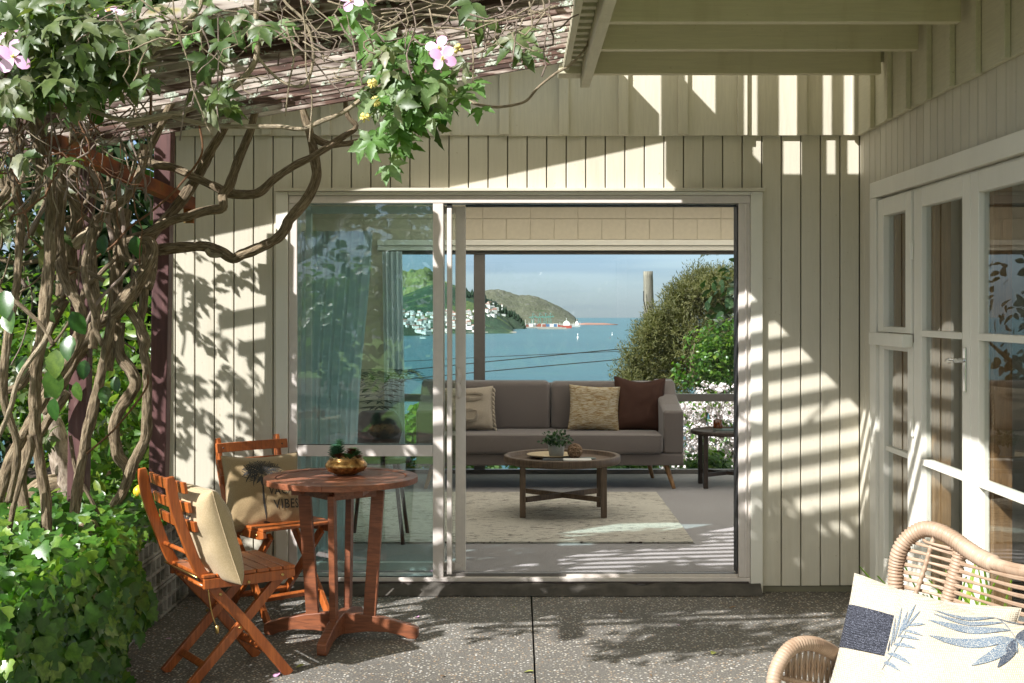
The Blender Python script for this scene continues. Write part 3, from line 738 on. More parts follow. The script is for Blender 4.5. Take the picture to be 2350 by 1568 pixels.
# aluminium outer frame
fr('frame', px2x(664), px2x(1720), Y0 + .010, WY + .12, py2z(467), py2z(449.5))
fr('frame', px2x(664), px2x(1720), Y0 + .006, WY + .12, py2z(1340), py2z(1324))
fr('frame_lip', px2x(664), px2x(1720), Y0 + .000, WY + .1, py2z(1346), py2z(1341))
fr('frame', px2x(664), px2x(683), Y0 + .012, WY + .12, py2z(1323.5), py2z(467.5))
fr('frame', px2x(1694), px2x(1720), Y0 + .012, WY + .12, py2z(1323.5), py2z(467.5))
fr('frame_edge', px2x(1708), px2x(1713), Y0 + .004, Y0 + .0115, py2z(1323.5), py2z(467.5), 'alu')
fr('frame', px2x(994), px2x(1018), Y0 + .012, WY + .12, py2z(1323.5), py2z(467.5))
fr('transom', px2x(683.5), px2x(993.5), Y0 + .014, WY + .05, py2z(1047), py2z(1021))
fr('gasket', px2x(683.5), px2x(993.5), Y0 + .019, Y0 + .0225, py2z(1021), py2z(1019.3), 'rubber', 0)
fr('gasket', px2x(683.5), px2x(993.5), Y0 + .019, Y0 + .0225, py2z(1323.6), py2z(1322), 'rubber', 0)
fr('sill_board', px2x(664), px2x(1716), WY - .035, WY + .2, .052, .064, 'dim', 0)
fr('track', px2x(1018.5), px2x(1693.5), WY + .012, WY + .05, py2z(1323.8), py2z(1317), 'alu_dark', 0)
fr('track', px2x(1300), px2x(1693.5), WY + .0, WY + .0115, py2z(1323.8), py2z(1318.5), 'alu', 0)
fr('seal', px2x(1691.6), px2x(1693.6), Y0 + .03, WY + .11, py2z(1317), py2z(471), 'rubber', 0)
fr('seal', px2x(1068), px2x(1691), WY + .02, WY + .1, py2z(472.5), py2z(470), 'rubber', 0)
def pane(name, x0, x1, y, z0, z1, mat, parent, t=.005):
    q = MB(); q.box(x0, x1, y, y + t, z0, z1); return q.build(name, mat, parent)
pane('glass_pane', px2x(683.2), px2x(993.8), WY + .0, py2z(1021.5), py2z(467), 'glass_tint', sd)
pane('glass_pane', px2x(683.2), px2x(993.8), WY + .0, py2z(1323), py2z(1046.8), 'glass_tint', sd)
# sliding leaf parked behind the fixed pane
leafp = fr('door_leaf', px2x(1044), px2x(1067.5), WY + .055, WY + .095, py2z(1315), py2z(472.6))
for x0, x1, z0, z1 in ((697, 711, 1315, 472), (711.5, 1043.5, 488, 472), (711.5, 1043.5, 1315, 1296)):
    fr('leaf_rail', px2x(x0), px2x(x1), WY + .057, WY + .093, py2z(z0), py2z(z1), parent=leafp)
pane('leaf_glass', px2x(711), px2x(1044), WY + .07, py2z(1296), py2z(488), 'glass', leafp)
fr('leaf_stile', px2x(1026), px2x(1037), Y0 + .02, WY + .05, py2z(1318), py2z(478), parent=leafp)
fr('stile_cap', px2x(1026), px2x(1037), Y0 + .022, WY + .049, py2z(477.5), py2z(468.5), 'rubber', 0, parent=leafp)
q = MB(); hx = px2x(1052); hy = WY + .055
q.tube([(hx - .002, hy, py2z(846)), (hx, hy - .028, py2z(852)), (hx + .004, hy - .034, py2z(865)), (hx - .004, hy - .022, py2z(880)), (hx + .004, hy - .034, py2z(898)), (hx, hy - .028, py2z(908)), (hx - .002, hy, py2z(914))], [.008, .010, .012, .011, .012, .010, .008], 10, .006); q.build('handle', 'alu', leafp)
q = MB(); q.lathe([(.0001, -.001), (.009, -.001), (.009, .002), (.0001, .002)], (0, 0, 0), 16); q.v = [Vector((v.x + px2x(1052), hy - .023 - v.z, v.y + py2z(881.5))) for v in q.v]; q.build('keyhole', 'steel', leafp)
fr('latch_box', px2x(1042), px2x(1058), WY + .045, WY + .0545, py2z(1311), py2z(1297), parent=leafp)

# -------------------------------------------------- french doors and sidelight in the wing wall
fd = thing('french_doors', 'white painted french doors with chrome lever handle in the right wing wall', 'door', (XR, 5.3, 0))
XF = XR - .012
def fx(name, y0, y1, z0, z1, x0=0.0, x1=.045, mat='white', parent=None, bev=.003):
    q = MB(); q.box(XF + x0, XF + x1, min(y0, y1), max(y0, y1), z0, z1); return q.build(name, mat, parent or fd, bev=bev)
fx('casing', 6.597, 6.488, .02, 2.048, -.016, .05)
fx('casing', 6.597, 2.6, 2.05, 2.13, -.016, .05)
fx('door_head', 6.486, 2.6, 2.036, 2.0485, .02, .09)
# fixed stiles between the openings
sl = thing('sidelight_window', 'narrow white sidelight with top-hung sash beside the french doors', 'window', (XR, 6.2, 0))
def sx(*a, **k): return fx(*a, parent=k.pop('parent', sl), **k)
sx('frame', 6.485, 6.40, .03, 1.345, 0, .05); sx('frame', 6.01, 5.925, .03, 1.345, 0, .05)
sx('frame', 6.398, 6.012, .03, .28, 0, .05); sx('frame', 6.398, 6.012, 1.30, 1.34, 0, .05)
sx('glazing_bar', 6.398, 6.012, .805, .830, .008, .04)
sash = sx('sash', 6.478, 6.385, 1.385, 2.034, -.008, .045)
for a in ((6.017, 5.93, 1.385, 2.034), (6.383, 6.019, 1.385, 1.412), (6.383, 6.019, 1.952, 2.034)): sx('sash_rail', *a, x0=-.008, x1=.045, parent=sash)
sx('sill_block', 6.49, 5.925, 1.322, 1.382, -.05, .0)
q = MB(); q.box(XF + .022, XF + .027, 6.012, 6.39, .28, 1.30); q.build('glass_pane', 'glass_door', sl)
q = MB(); q.box(XF + .020, XF + .025, 6.018, 6.386, 1.412, 1.952); q.build('glass_pane', 'glass_door', sash)
sx('hinge', 5.928, 5.918, 1.72, 1.80, -.016, -.006, 'white')
def door_leaf(y1, y0, handle, cut):
    """y1 hinge side (far), y0 near side"""
    L = fx('door_leaf', y1, y1 - .115, .03, 2.034, 0, .045); z = .03
    fx('stile', y0 + .095, y0, .03, 2.034, 0, .045, parent=L)
    fx('rail', y1 - .117, y0 + .097, .03, .27, 0, .045, parent=L); fx('rail', y1 - .117, y0 + .097, 1.952, 2.034, 0, .045, parent=L)
    for zz in (1.375, .805): fx('glazing_bar', y1 - .117, y0 + .097, zz, zz + .028, -.002, .042, parent=L)
    for z0, z1 in ((.27, .805), (.833, 1.375), (1.403, 1.952)):
        q = MB(); q.box(XF + .02, XF + .025, y0 + .094, y1 - .114, z0 - .003, z1 + .003); q.build('glass_pane', 'glass_door', L)
    for zz in (.92, 1.72): fx('hinge', y1 + .004, y1 - .006, zz, zz + .09, -.012, -.001, parent=L)
    return L
d1 = door_leaf(5.915, 5.175, True, 0)
d2 = door_leaf(4.40, 5.172, False, 0) if False else None
L2 = fx('door_leaf', 5.171, 5.082, .03, 2.034, 0, .045)
fx('stile', 4.52, 4.43, .03, 2.034, 0, .045, parent=L2)
fx('rail', 5.08, 4.522, .03, .27, 0, .045, parent=L2); fx('rail', 5.08, 4.522, 1.952, 2.034, 0, .045, parent=L2)
for zz in (1.375, .805): fx('glazing_bar', 5.08, 4.522, zz, zz + .028, -.002, .042, parent=L2)
for z0, z1 in ((.27, .805), (.833, 1.375), (1.403, 1.952)):
    q = MB(); q.box(XF + .02, XF + .025, 4.518, 5.084, z0 - .003, z1 + .003); q.build('glass_pane', 'glass_door', L2)
for (ya, yb) in ((4.42, 3.62), (3.61, 2.75)):
    L3 = fx('door_leaf', ya, ya - .09, .03, 2.034, 0, .045); fx('stile', yb + .09, yb, .03, 2.034, 0, .045, parent=L3)
    fx('rail', ya - .092, yb + .092, .03, .27, 0, .045, parent=L3); fx('rail', ya - .092, yb + .092, 1.952, 2.034, 0, .045, parent=L3)
    for zz in (1.375, .805): fx('glazing_bar', ya - .092, yb + .092, zz, zz + .028, -.002, .042, parent=L3)
    q = MB(); q.box(XF + .02, XF + .025, yb + .088, ya - .088, .27, 1.952); q.build('glass_pane', 'glass_door', L3)
# lever handle
hy = 5.225
q = MB(); q.box(XF - .008, XF - .0005, hy - .014, hy + .014, 1.165, 1.345); hplate = q.build('handle_plate', 'steel', d1, bev=.005)
q = MB(); q.tube([(XF - .006, hy, 1.292), (XF - .045, hy, 1.292)], .009, 12, .01); q.tube([(XF - .045, hy - .012, 1.292), (XF - .05, hy + .03, 1.293), (XF - .046, hy + .075, 1.288), (XF - .044, hy + .10, 1.287)], [.009, .009, .011, .007], 12, .008); q.build('lever', 'steel', hplate)
# interior timber reveals and a dim room behind
for yy in (6.40, 5.80, 5.085, 4.35):
    fx('timber_reveal', yy + .02, yy - .035, .03, 2.03, .047, .12, 'reveal', bev=.002)
room = thing('wing_room', 'dim room seen through the french doors', 'room', (3.4, 4.6, 0))
q = MB(); q.box(XR + .14, 5.6, 2.0, 6.75, -.03, .045); q.build('floor_slab', 'carpet', room)
q = MB(); q.box(5.6, 5.7, 2.0, 6.75, -.03, 2.6); q.box(XR + .14, 5.6, 1.9, 2.0, -.03, 2.6); q.box(XR + .14, 5.6, 6.76, 6.86, -.03, 2.6); q.build('room_wall', 'interior', room)
q = MB(); q.box(XR + .14, 5.7, 1.9, 6.86, 2.6, 2.68); q.build('room_ceiling', 'plaster', room)
def curtain(name, x_fn, y_fn, z0, z1, mat='sheer', parent=None, nu=120, nv=14, **k):
    q = MB(); q.grid(lambda u, v: (x_fn(u, v), y_fn(u, v), z0 + (z1 - z0) * v), nu, nv)
    o = q.build(name, mat, parent, fixn=False, **k); s_ = o.modifiers.new('s', 'SOLIDIFY'); s_.thickness = .0012; return o
curtain('curtain', lambda u, v: XR + .17 + .025 * math.sin(u * 38) * (1 - .4 * v), lambda u, v: 5.64 - (.30 - .13 * v) * u + .01 * math.sin(u * 9 + v * 4), .06, 2.0, label='sheer white curtain inside the first french door', cat='curtain')
curtain('curtain', lambda u, v: XR + .17 + .02 * math.sin(u * 26) * (1 - .4 * v), lambda u, v: 6.2 - (.20 - .12 * v) * u, .06, 2.0, label='sheer white curtain inside the narrow sidelight', cat='curtain')

# -------------------------------------------------- the living room
YB = 11.15
RX0, RX1 = -1.76, 4.3
q = MB(); q.box(RX0, RX1, WY + .13, YB + .1, -.05, .085); struct('carpet_floor', q, 'carpet')
q = MB(); q.box(RX0 - .03, RX1 + .1, WY + .152, 8.1, 2.52, 2.6); q.box(RX0 - .03, RX1 + .1, 10.8, YB + .3, 2.52, 2.6); q.box(RX0 - .03, -1.3, 8.1, 10.8, 2.52, 2.6); q.box(3.6, RX1 + .1, 8.1, 10.8, 2.52, 2.6); struct('ceiling', q, 'plaster')
skl = thing('added_skylight', 'wide opal panel added in the living room ceiling to brighten it', 'added_skylight', (1.1, 9.4, 2.56))  # unseen overhead panel, added to brighten the living room
for k in range(4):
    q = MB(); q.box(-1.3 + k * 1.225 + .02, -1.3 + (k + 1) * 1.225 - .02, 8.12, 10.78, 2.57, 2.58); q.build('fill_pane', 'opal', skl)
for k in range(5):
    q = MB(); q.box(-1.3 + k * 1.225 - .019, -1.3 + k * 1.225 + .019, 8.1, 10.8, 2.53, 2.61); q.build('glazing_bar', 'white', skl)
q = MB(); q.box(RX0 - .04, RX0, WY + .152, YB + .3, -.1, 2.52); struct('wall_left', q, 'interior')
q = MB(); q.box(RX1, RX1 + .1, WY + .152, YB + .3, -.1, .35); q.box(RX1, RX1 + .1, WY + .152, YB + .3, 2.3, 2.52); q.box(RX1, RX1 + .1, WY + .152, WY + .7, .35, 2.3); struct('wall_right', q, 'interior')  # wide opening in this unseen wall added to let daylight in
q = MB(); q.box(XR + .15, RX1 + .1, WY + .152, WY + .25, -.1, 2.52); struct('wall_front', q, 'interior')
bw = thing('window_wall', 'painted block wall above the sea view window', 'wall', (.5, YB, 0))
q = MB(); q.box(RX0, RX1, YB + .02, YB + .2, 2.0, 2.52); q.box(RX0, -1.12, YB + .02, YB + .2, -.1, 2.0); q.build('mortar', 'plaster', bw)
for r in range(2):
    wdt = .2035 if r == 0 else .407; x = -1.9 + (.0 if r == 0 else .10); z0 = 2.087 + r * .178
    x = -1.9 - (.035 if r == 0 else .035)
    while x < 3.2:
        q = MB(); q.box(x + .002, x + wdt - .002, YB + .012 + random.uniform(0, .001), YB + .019, z0 + .002, z0 + (.175 if r == 0 else .25)); q.build('block', 'plaster', bw, bev=.002); x += wdt
q = MB(); q.box(-1.2, 3.4, YB - .05, YB - .001, 2.035, 2.083); q.box(-1.2, 3.4, YB - .03, YB - .001, 1.993, 2.034); q.build('pelmet_rail', 'white', bw, bev=.004)
vw = thing('view_window', 'wide grey framed window looking over the harbour', 'window', (.5, YB + .05, .085))
def bar3(name, x0, x1, z0, z1, y0=YB + .03, y1=YB + .09, mat='alu_dark'):
    q = MB(); q.box(x0, x1, y0, y1, z0, z1); return q.build(name, mat, vw, bev=.003)
bar3('mullion', -.383, -.287, .125, 1.96); bar3('mullion', 2.9, 2.98, .125, 1.96); bar3('mullion', -1.12, -1.05, .125, 1.96)
bar3('rail', -1.045, -.386, .703, .768); bar3('rail', -.284, 2.897, .703, .768, YB + .032, YB + .088)
bar3('frame', -1.12, 3.0, .087, .122); bar3('frame', -1.12, 3.0, 1.962, 1.995)
for (x0, x1) in ((-1.05, -.383), (-.287, 2.9)):
    for (z0, z1) in ((.122, .703), (.768, 1.962)):
        q = MB(); q.box(x0, x1, YB + .055, YB + .061, z0, z1); q.build('glass_pane', 'glass', vw)
curtain('curtain', lambda u, v: -1.30 + (.36 + (1 - v) ** 1.5 * .0) * u * (1.55 - .4 * (1 - v)) * .86 + .006 * math.sin(v * 9), lambda u, v: 7.28 + .035 * math.sin(u * 46 + .8 * math.sin(v * 3)) * (.6 + .4 * v), .10, 1.93, nv=30, label='sheer pale curtain gathered behind the fixed pane of the sliding door', cat='curtain')
curtain('curtain', lambda u, v: -1.12 + .17 * u - .03 * v, lambda u, v: YB - .12 + .03 * math.sin(u * 24), .09, 1.98, nu=60, label='narrow sheer curtain at the left edge of the sea view window', cat='curtain')
# ================================================================ patio furniture
def make_chair(label):
    t = thing('folding_chair', label, 'chair', (0, 0, 0), 'folding slatted chairs at the round table')
    fn = lambda a, b_, tt: (a, tt, b_)
    prof = catmull([(0, 0, 0), (-.19, .235, 0), (-.365, .44, 0), (-.445, .62, 0), (-.485, .74, 0), (-.502, .845, 0)], .03)
    prof = [(p.x, p.y) for p in prof]
    for s in (-1, 1):
        q = MB(); q.ribbon(prof, .042, fn, s * .168 - .011, s * .168 + .011, lambda f: 1 if f < .975 else .72)
        st = q.build('stile', 'orangewood', t, local=True, bev=.004)
        q = MB(); q.bar((-.02, s * .142, .405), (-.418, s * .142, .0), .022, .038, (0, 1, 0)); q.v = q.v
        q = MB(); q.ribbon([(-.02, .41), (-.21, .212), (-.418, .002)], .038, fn, s * .142 - .011, s * .142 + .011); q.build('leg', 'orangewood', t, local=True, bev=.003)
        q = MB(); q.ribbon([(-.375, .415), (-.2, .415), (-.03, .417), (.012, .422)], .042, fn, s * .190 - .0105, s * .190 + .0105, lambda f: 1 if f < .9 else .75); q.build('seat_rail', 'orangewood', t, local=True, bev=.004)
        for (a, z, y) in ((-.218, .222, .181), (-.045, .418, .202), (-.30, .365, .181), (-.19, .405, .202)):
            q = MB(); q.lathe([(.0001, 0), (.007, 0), (.006, .003), (.0001, .0035)], (0, 0, 0), 10)
            q.v = [Vector((a + v.x, s * (y + v.z), z + v.y)) for v in q.v]; q.build('screw', 'brass', t, local=True)
    for z, a, h in ((.800, -.480, .046), (.722, -.463, .042), (.645, -.438, .042)):
        q = MB(); N = 8
        pts = []
        for i in range(N + 1):
            y = -.203 + .406 * i / N; bow = .012 * (1 - (y / .203) ** 2); pts.append((y, bow))
        for i in range(N): 
            pass
        q.ribbon([(y, b_) for y, b_ in pts], .016, lambda y, b_, tt: (a + .012 + .018 - b_ + (tt * -.18), y, z + tt), -h / 2, h / 2)
        q.build('back_slat', 'orangewood', t, local=True, bev=.003)
        for s in (-1, 1):
            q = MB(); q.lathe([(.0001, 0), (.005, 0), (.0001, .002)], (0, 0, 0), 8); q.v = [Vector((a + .0385 + v.z, s * .168 + v.x, z + v.y)) for v in q.v]; q.build('screw', 'dim', t, local=True)
    for i in range(7):
        x1 = .012 - i * .0565
        q = MB(); q.box(x1 - .051, x1, -.2, .2, .438, .452); q.build('seat_slat', 'orangewood', t, local=True, bev=.003)
    def rung(x, z, w, rad=.0, hh=.03): 
        q = MB()
        if rad: q.tube([(x, -w, z), (x, w, z)], rad, 10, .1)
        else: q.bar((x, -w, z), (x, w, z), .018, hh, (.7, 0, .7))
        return q.build('rung', 'orangewood', t, local=True, bev=0 if rad else .003)
    rung(-.408, .53, .16, .009); rung(-.345, .075, .132); rung(-.075, .10, .158, 0, .034); rung(-.36, .40, .16, .008)
    return t
def place_root(t, x, y, fx_, fy_): t.location = (x, y, 0); t.rotation_euler = (0, 0, math.atan2(fy_, fx_))
ch1 = make_chair('orange wooden folding chair nearest the camera with a plain burlap side cushion')
def copy_tree(o, label):
    c = o.copy(); COL.objects.link(c); c['label'] = label; W[c] = Vector()
    for ch in list(o.children):
        d = ch.copy(); COL.objects.link(d); d.parent = c
        for g in list(ch.children): e_ = g.copy(); COL.objects.link(e_); e_.parent = d
    return c
ch2 = copy_tree(ch1, 'orange wooden folding chair against the boarded wall holding the palm tree cushion')
place_root(ch1, -1.035, 5.505, .83, .56); place_root(ch2, -1.066, 6.33, .65, -.76)
# latch hook hanging from the near chair
q = MB(); q.tube([(-.355, -.19, .40), (-.352, -.195, .36), (-.342, -.196, .30), (-.327, -.197, .25)], .0025, 6, .01); q.lathe([(.0001, -.02), (.008, -.012), (.008, .012), (.0001, .02)], (-.32, -.197, .232), 10); q.build('latch_hook', 'brass', ch1, local=True)
q = MB(); q.tube([(-.40, .19, .445), (-.40, -.19, .445)], .0035, 8, .1); q.build('latch_rod', 'brass', ch1, local=True)

# round table
TX, TY = -.812, 5.985
tb = thing('round_table', 'round slatted brown wooden table between the folding chairs', 'table', (TX, TY, 0))
c0 = Vector((TX, TY, 0)); ang0 = R(-6)
def ring_seg(a0, a1, r0, r1, z0, z1, n=10):
    q = MB(); poly = [(r1 * math.cos(a0 + (a1 - a0) * i / n), r1 * math.sin(a0 + (a1 - a0) * i / n)) for i in range(n + 1)] + [(r0 * math.cos(a1 - (a1 - a0) * i / n), r0 * math.sin(a1 - (a1 - a0) * i / n)) for i in range(n + 1)]
    q.prism(poly, lambda a, b_, t: (TX + a, TY + b_, t), z0, z1); return q
for i in range(8): ring_seg(ang0 + i * math.pi / 4 + .002, ang0 + (i + 1) * math.pi / 4 - .002, .298, .350, .706, .732).build('rim', 'tablewood', tb, bev=.002)
ud = Vector((math.cos(ang0), math.sin(ang0), 0)); vd = Vector((-ud.y, ud.x, 0)); rr = .293
ns = 15; pw = 2 * rr / ns
for i in range(ns):
    v0 = -rr + i * pw + .003; v1 = -rr + (i + 1) * pw - .003
    poly = []
    for k in range(5):
        v = v0 + (v1 - v0) * k / 4; poly.append((math.sqrt(max(0, rr * rr - v * v)), v))
    for k in range(5):
        v = v1 - (v1 - v0) * k / 4; poly.append((-math.sqrt(max(0, rr * rr - v * v)), v))
    q = MB(); q.prism(poly, lambda a, b_, t: c0 + ud * a + vd * b_ + Vector((0, 0, t)), .711, .7295); q.build('slat', 'tablewood', tb, bev=.0015)
q = MB()
for v in (-.14, .14): q.obox(c0 + vd * v * .0 + ud * v + Vector((0, 0, .692)), ud * .02, vd * .26, Vector((0, 0, .013)))
q.build('batten', 'tablewood', tb)
for k in range(4):
    a = ang0 + k * math.pi / 2; u_ = Vector((math.cos(a), math.sin(a), 0)); w_ = Vector((-u_.y, u_.x, 0))
    q = MB(); q.ribbon([(.132, .03 + .05), (.172, .67)], .058, lambda A, B, t: c0 + u_ * A + w_ * t + Vector((0, 0, B)), -.014, .014); q.build('leg', 'tablewood', tb, bev=.003)
    prof = [(0, .012), (.12, .028), (.22, .028), (.29, .012), (.315, .0), (.352, .0), (.358, .012), (.358, .048), (.335, .058), (.26, .078), (.17, .098), (.08, .108), (0, .11)]
    q = MB(); q.prism(prof, lambda A, B, t: c0 + u_ * (A + .0) + w_ * t + Vector((0, 0, B + (.0006 * k))), -.021, .021); q.build('foot', 'tablewood', tb, bev=.003)
    n_ = (u_ + w_).normalized(); s_ = Vector((-n_.y, n_.x, 0))
    q = MB(); q.obox(c0 + n_ * .118 + Vector((0, 0, .668)), s_ * .112, n_ * .010, Vector((0, 0, .024))); q.build('apron', 'tablewood', tb)
# bowl of succulents
bc = Vector((-.797, 6.05, .7335))
bowl = thing('succulent_bowl', 'bronze lustre bowl planted with succulents on the round table', 'bowl', tuple(bc))
q = MB(); q.lathe([(.0001, 0), (.045, 0), (.052, .003), (.083, .016), (.096, .034), (.097, .045), (.086, .062), (.076, .072), (.079, .076), (.074, .076), (.068, .068), (.0001, .062)], bc, 40); q.build('bowl', 'gold', bowl)
def rosette(c, r, n, mat, up=.6, tall=.0):
    L = []
    for i in range(n):
        f = i / n; a = i * 2.4; el = .35 + 1.1 * f; d = Vector((math.cos(a) * math.cos(el), math.sin(a) * math.cos(el), math.sin(el)))
        L.append(orient(Vector((0, 0, 1)) - d * .6, d, r * (1 - .45 * f), c + Vector((0, 0, tall * f))))
    return L
FAT = flat_leaf([(.0, 0), (.16, .2), (.2, .55), (.14, .85), (0, 1)], .5, -.1)
M['succ'] = leafmat('green_succulent', (.04, .13, .05), (.08, .2, .07), (.15, .26, .1), .35, .15); M['succr'] = leafmat('red_succulent', (.18, .03, .03), (.28, .06, .04), (.12, .14, .05), .35, .15)
M['succb'] = leafmat('blue_green_succulent', (.06, .17, .11), (.1, .26, .17), (.15, .3, .2), .4, .15)
for (dx, dy, dz, r, n, mt, tall) in ((-.05, -.01, .075, .035, 46, 'succb', .05), (-.035, .02, .08, .03, 50, 'succb', .065), (-.03, -.03, .07, .028, 26, 'succr', .02), (0, -.02, .075, .028, 24, 'succ', .012), (.02, -.03, .072, .026, 24, 'succ', .01), (.02, .01, .08, .028, 26, 'succr', .03), (.045, .0, .078, .028, 26, 'succ', .02), (.055, -.015, .072, .022, 22, 'succr', .01), (-.06, .01, .07, .026, 24, 'succ', .02), (.03, .03, .08, .03, 26, 'succ', .03)):
    stuff_leaves('succulent', FAT, mt, rosette(bc + Vector((dx, dy, dz)), r * 1.35, n, mt, tall=tall * 1.2), bowl, kind='thing')

# cushions
def make_pillow(c, ux, uz, w, h, t, name='cushion', mat='burlap', label='', group=None, ears=.07, seed=0, wr=.012, dent=0):
    """ux: along the width, uz: up; returns the object and its surface function"""
    ux = Vector(ux).normalized(); uz = Vector(uz); uz = (uz - ux * uz.dot(ux)).normalized(); un = ux.cross(uz).normalized(); c = Vector(c)   # un points to the front face
    def pt(u, v, side, off=0.0):
        a = u * (1 - ears * (1 - v * v) * abs(u) ** 2); b_ = v * (1 - ears * (1 - u * u) * abs(v) ** 2)
        b_ += -.10 * dent * max(0, v) * (1 - u * u) ** 2
        th = (max(0, (1 - abs(u) ** 3.0)) * max(0, (1 - abs(v) ** 3.0))) ** .42
        k = noise.noise(Vector((u * 2.2 + seed, v * 2.2, side * 3 + seed))) * wr + noise.noise(Vector((u * 6 + seed, v * 6, seed))) * wr * .35
        return c + ux * (a * w / 2) + uz * (b_ * h / 2) + un * (side * (th * t / 2 + off) + k * th)
    q = MB(); N = 30
    def rem(f): f = f * 2 - 1; return math.sin(f * math.pi / 2)
    q.grid(lambda a, b_: pt(rem(a), rem(b_), 1), N, N); q.grid(lambda a, b_: pt(-rem(a), rem(b_), -1), N, N)
    root = q.build(name, mat, label=label, cat='cushion', group=group, fixn=True)
    q = MB(); loop = [pt(-1 + 2 * i / 16, -1, 1) for i in range(16)] + [pt(1, -1 + 2 * i / 16, 1) for i in range(16)] + [pt(1 - 2 * i / 16, 1, 1) for i in range(16)] + [pt(-1, 1 - 2 * i / 16, 1) for i in range(17)]
    q.tube(loop, .0022 if mat in ('burlap2', 'cream_fab') else .0035, 6, raw=True, cap=False); q.build('piping', mat, root)
    return root, pt
def strip_leaf(q, pt, p0, p1, wd, n=7, off=.0025, bend=0.0, sh=.7):
    """a printed leaf as a thin raised patch following the cushion"""
    p0 = Vector(p0); p1 = Vector(p1); d = p1 - p0; nn = Vector((-d.y, d.x)).normalized(); b = len(q.v)
    for i in range(n + 1):
        f = i / n; wv = wd * math.sin(math.pi * min(1, f ** sh)) ** .8 if 0 < f < 1 else wd * .04; cc = p0 + d * f + nn * bend * math.sin(math.pi * f)
        for s in (-1, 0, 1):
            uu = cc + nn * wv * s / 1.0; uu.x = max(-.985, min(.985, uu.x)); uu.y = max(-.985, min(.985, uu.y)); q.v.append(pt(uu.x, uu.y, 1, off))
    for i in range(n):
        for s in (0, 1): k = b + i * 3 + s; q.f.append((k, k + 1, k + 4, k + 3))
# palm cushion on the far chair
P00 = D(542.5, 1214, 6.40)
pc, ppt = make_pillow(D(602, 1130, 6.44), (.87, .47, .0), (-.17, .16, 1), .385, .375, .15, label='burlap cushion printed with a palm tree and the words VACAY VIBES', mat='burlap', seed=3, dent=.3)
q = MB()
strip_leaf(q, ppt, (-.02, -.84), (-.10, .46), .028, 10, bend=.03, sh=1.0); strip_leaf(q, ppt, (-.12, -.83), (.08, -.86), .03)
for k, (dx, dy, bd) in enumerate(((-.52, .02, .12), (-.50, .22, .1), (-.34, .36, .06), (-.12, .44, .03), (.1, .44, -.03), (.34, .36, -.06), (.52, .2, -.1), (.56, -.02, -.12), (-.44, -.14, .14), (-.26, -.22, .1), (.40, -.2, -.12), (.2, -.24, -.08), (-.08, -.2, 0))):
    p0 = Vector((-.10, .46)); p1 = p0 + Vector((dx, dy)) * .92
    for j in range(7):
        f = .22 + .11 * j; m_ = p0.lerp(p1, f); d = (p1 - p0).normalized(); nn = Vector((-d.y, d.x))
        m_ = m_ + nn * bd * math.sin(f * math.pi) * -1
        for s in (-1, 1): strip_leaf(q, ppt, m_, m_ + d * .10 + nn * s * .09 - Vector((0, .04)), .013, 3)
    strip_leaf(q, ppt, p0, p1, .016, 7, bend=-bd)
q.build('palm_print', 'print', pc, fixn=False)
def text_print(body, pt, u0, v0, hgt, parent, asp=1.0, mat='print', off=.003, track=1.12):
    cu = bpy.data.curves.new('lettering', 'FONT'); cu.body = body; cu.size = 1; cu.offset = .008; cu.space_character = track; cu.resolution_u = 3
    to = bpy.data.objects.new('t', cu); me = bpy.data.meshes.new_from_object(to)
    import bmesh
    bm = bmesh.new(); bm.from_mesh(me); bmesh.ops.triangulate(bm, faces=bm.faces); bmesh.ops.subdivide_edges(bm, edges=[e for e in bm.edges if e.calc_length() > .25], cuts=2, use_grid_fill=True)
    for v in bm.verts: v.co = pt(u0 + v.co.x * hgt * asp / .72, v0 + v.co.y * hgt / .72, 1, off)
    bm.to_mesh(me); bm.free(); me.name = 'lettering'; bpy.data.objects.remove(to)
    o = link_mesh('lettering', me, mat, parent); return o
text_print('VACAY', ppt, .06, -.10, .21, pc, .80); text_print('VIBES', ppt, .16, -.48, .25, pc, .82)
# plain burlap cushion on the near chair
pc2, ppt2 = make_pillow(D(478, 1221, 5.26), (.60, -.80, 0), (-.30, -.14, 1), .36, .40, .16, label='pale burlap cushion seen from the side on the nearest folding chair', mat='burlap2', seed=11)
q = MB()
for k, (dx, dy) in enumerate(((-.4, .1), (-.3, .3), (-.1, .38), (.2, .34), (.4, .16), (.42, -.06), (-.36, -.1))): strip_leaf(q, ppt2, (0, .42), (dx * .9, .42 + dy), .03)
q.build('palm_print', 'print', pc2, fixn=False)

# ---------------------------------------------------------------- wicker seat at the right
wk = thing('wicker_chair', 'light brown wicker seat with arched back at the lower right', 'chair', (1.55, 3.5, 0))
def wrap(pts, r, name='frame', ring=.3, rp=.010, n=10, step=.0028):
    q = MB(); q.tube(pts, r, n, step, ring=ring, rp=rp); return q.build(name, 'wicker', wk)
def src(x, y, Y):      # point on the line of sight of a place in a detail view of the photo
    return D((2850 + x / 2.3687) / 1.634, (1900 + y / 2.3687) / 1.634, Y)
back = [src(1225, 900, 3.80), src(1205, 700, 3.80), src(1212, 520, 3.80), src(1245, 380, 3.79), src(1320, 275, 3.78), src(1420, 212, 3.76), src(1500, 200, 3.74), src(1600, 225, 3.71), src(1720, 290, 3.67), src(1850, 385, 3.62), src(1990, 470, 3.55), src(2150, 530, 3.46), src(2345, 575, 3.35), src(2600, 600, 3.2), src(2900, 580, 3.05), src(3200, 480, 2.92), src(3380, 700, 2.86), src(3450, 1100, 2.84)]
wrap(back, lambda f: .0215 if f < .42 else .0155)
wrap([src(1790, 340, 3.665), src(1765, 470, 3.67), src(1730, 600, 3.675), src(1690, 760, 3.68), src(1660, 900, 3.68), src(1640, 1100, 3.66)], .019)
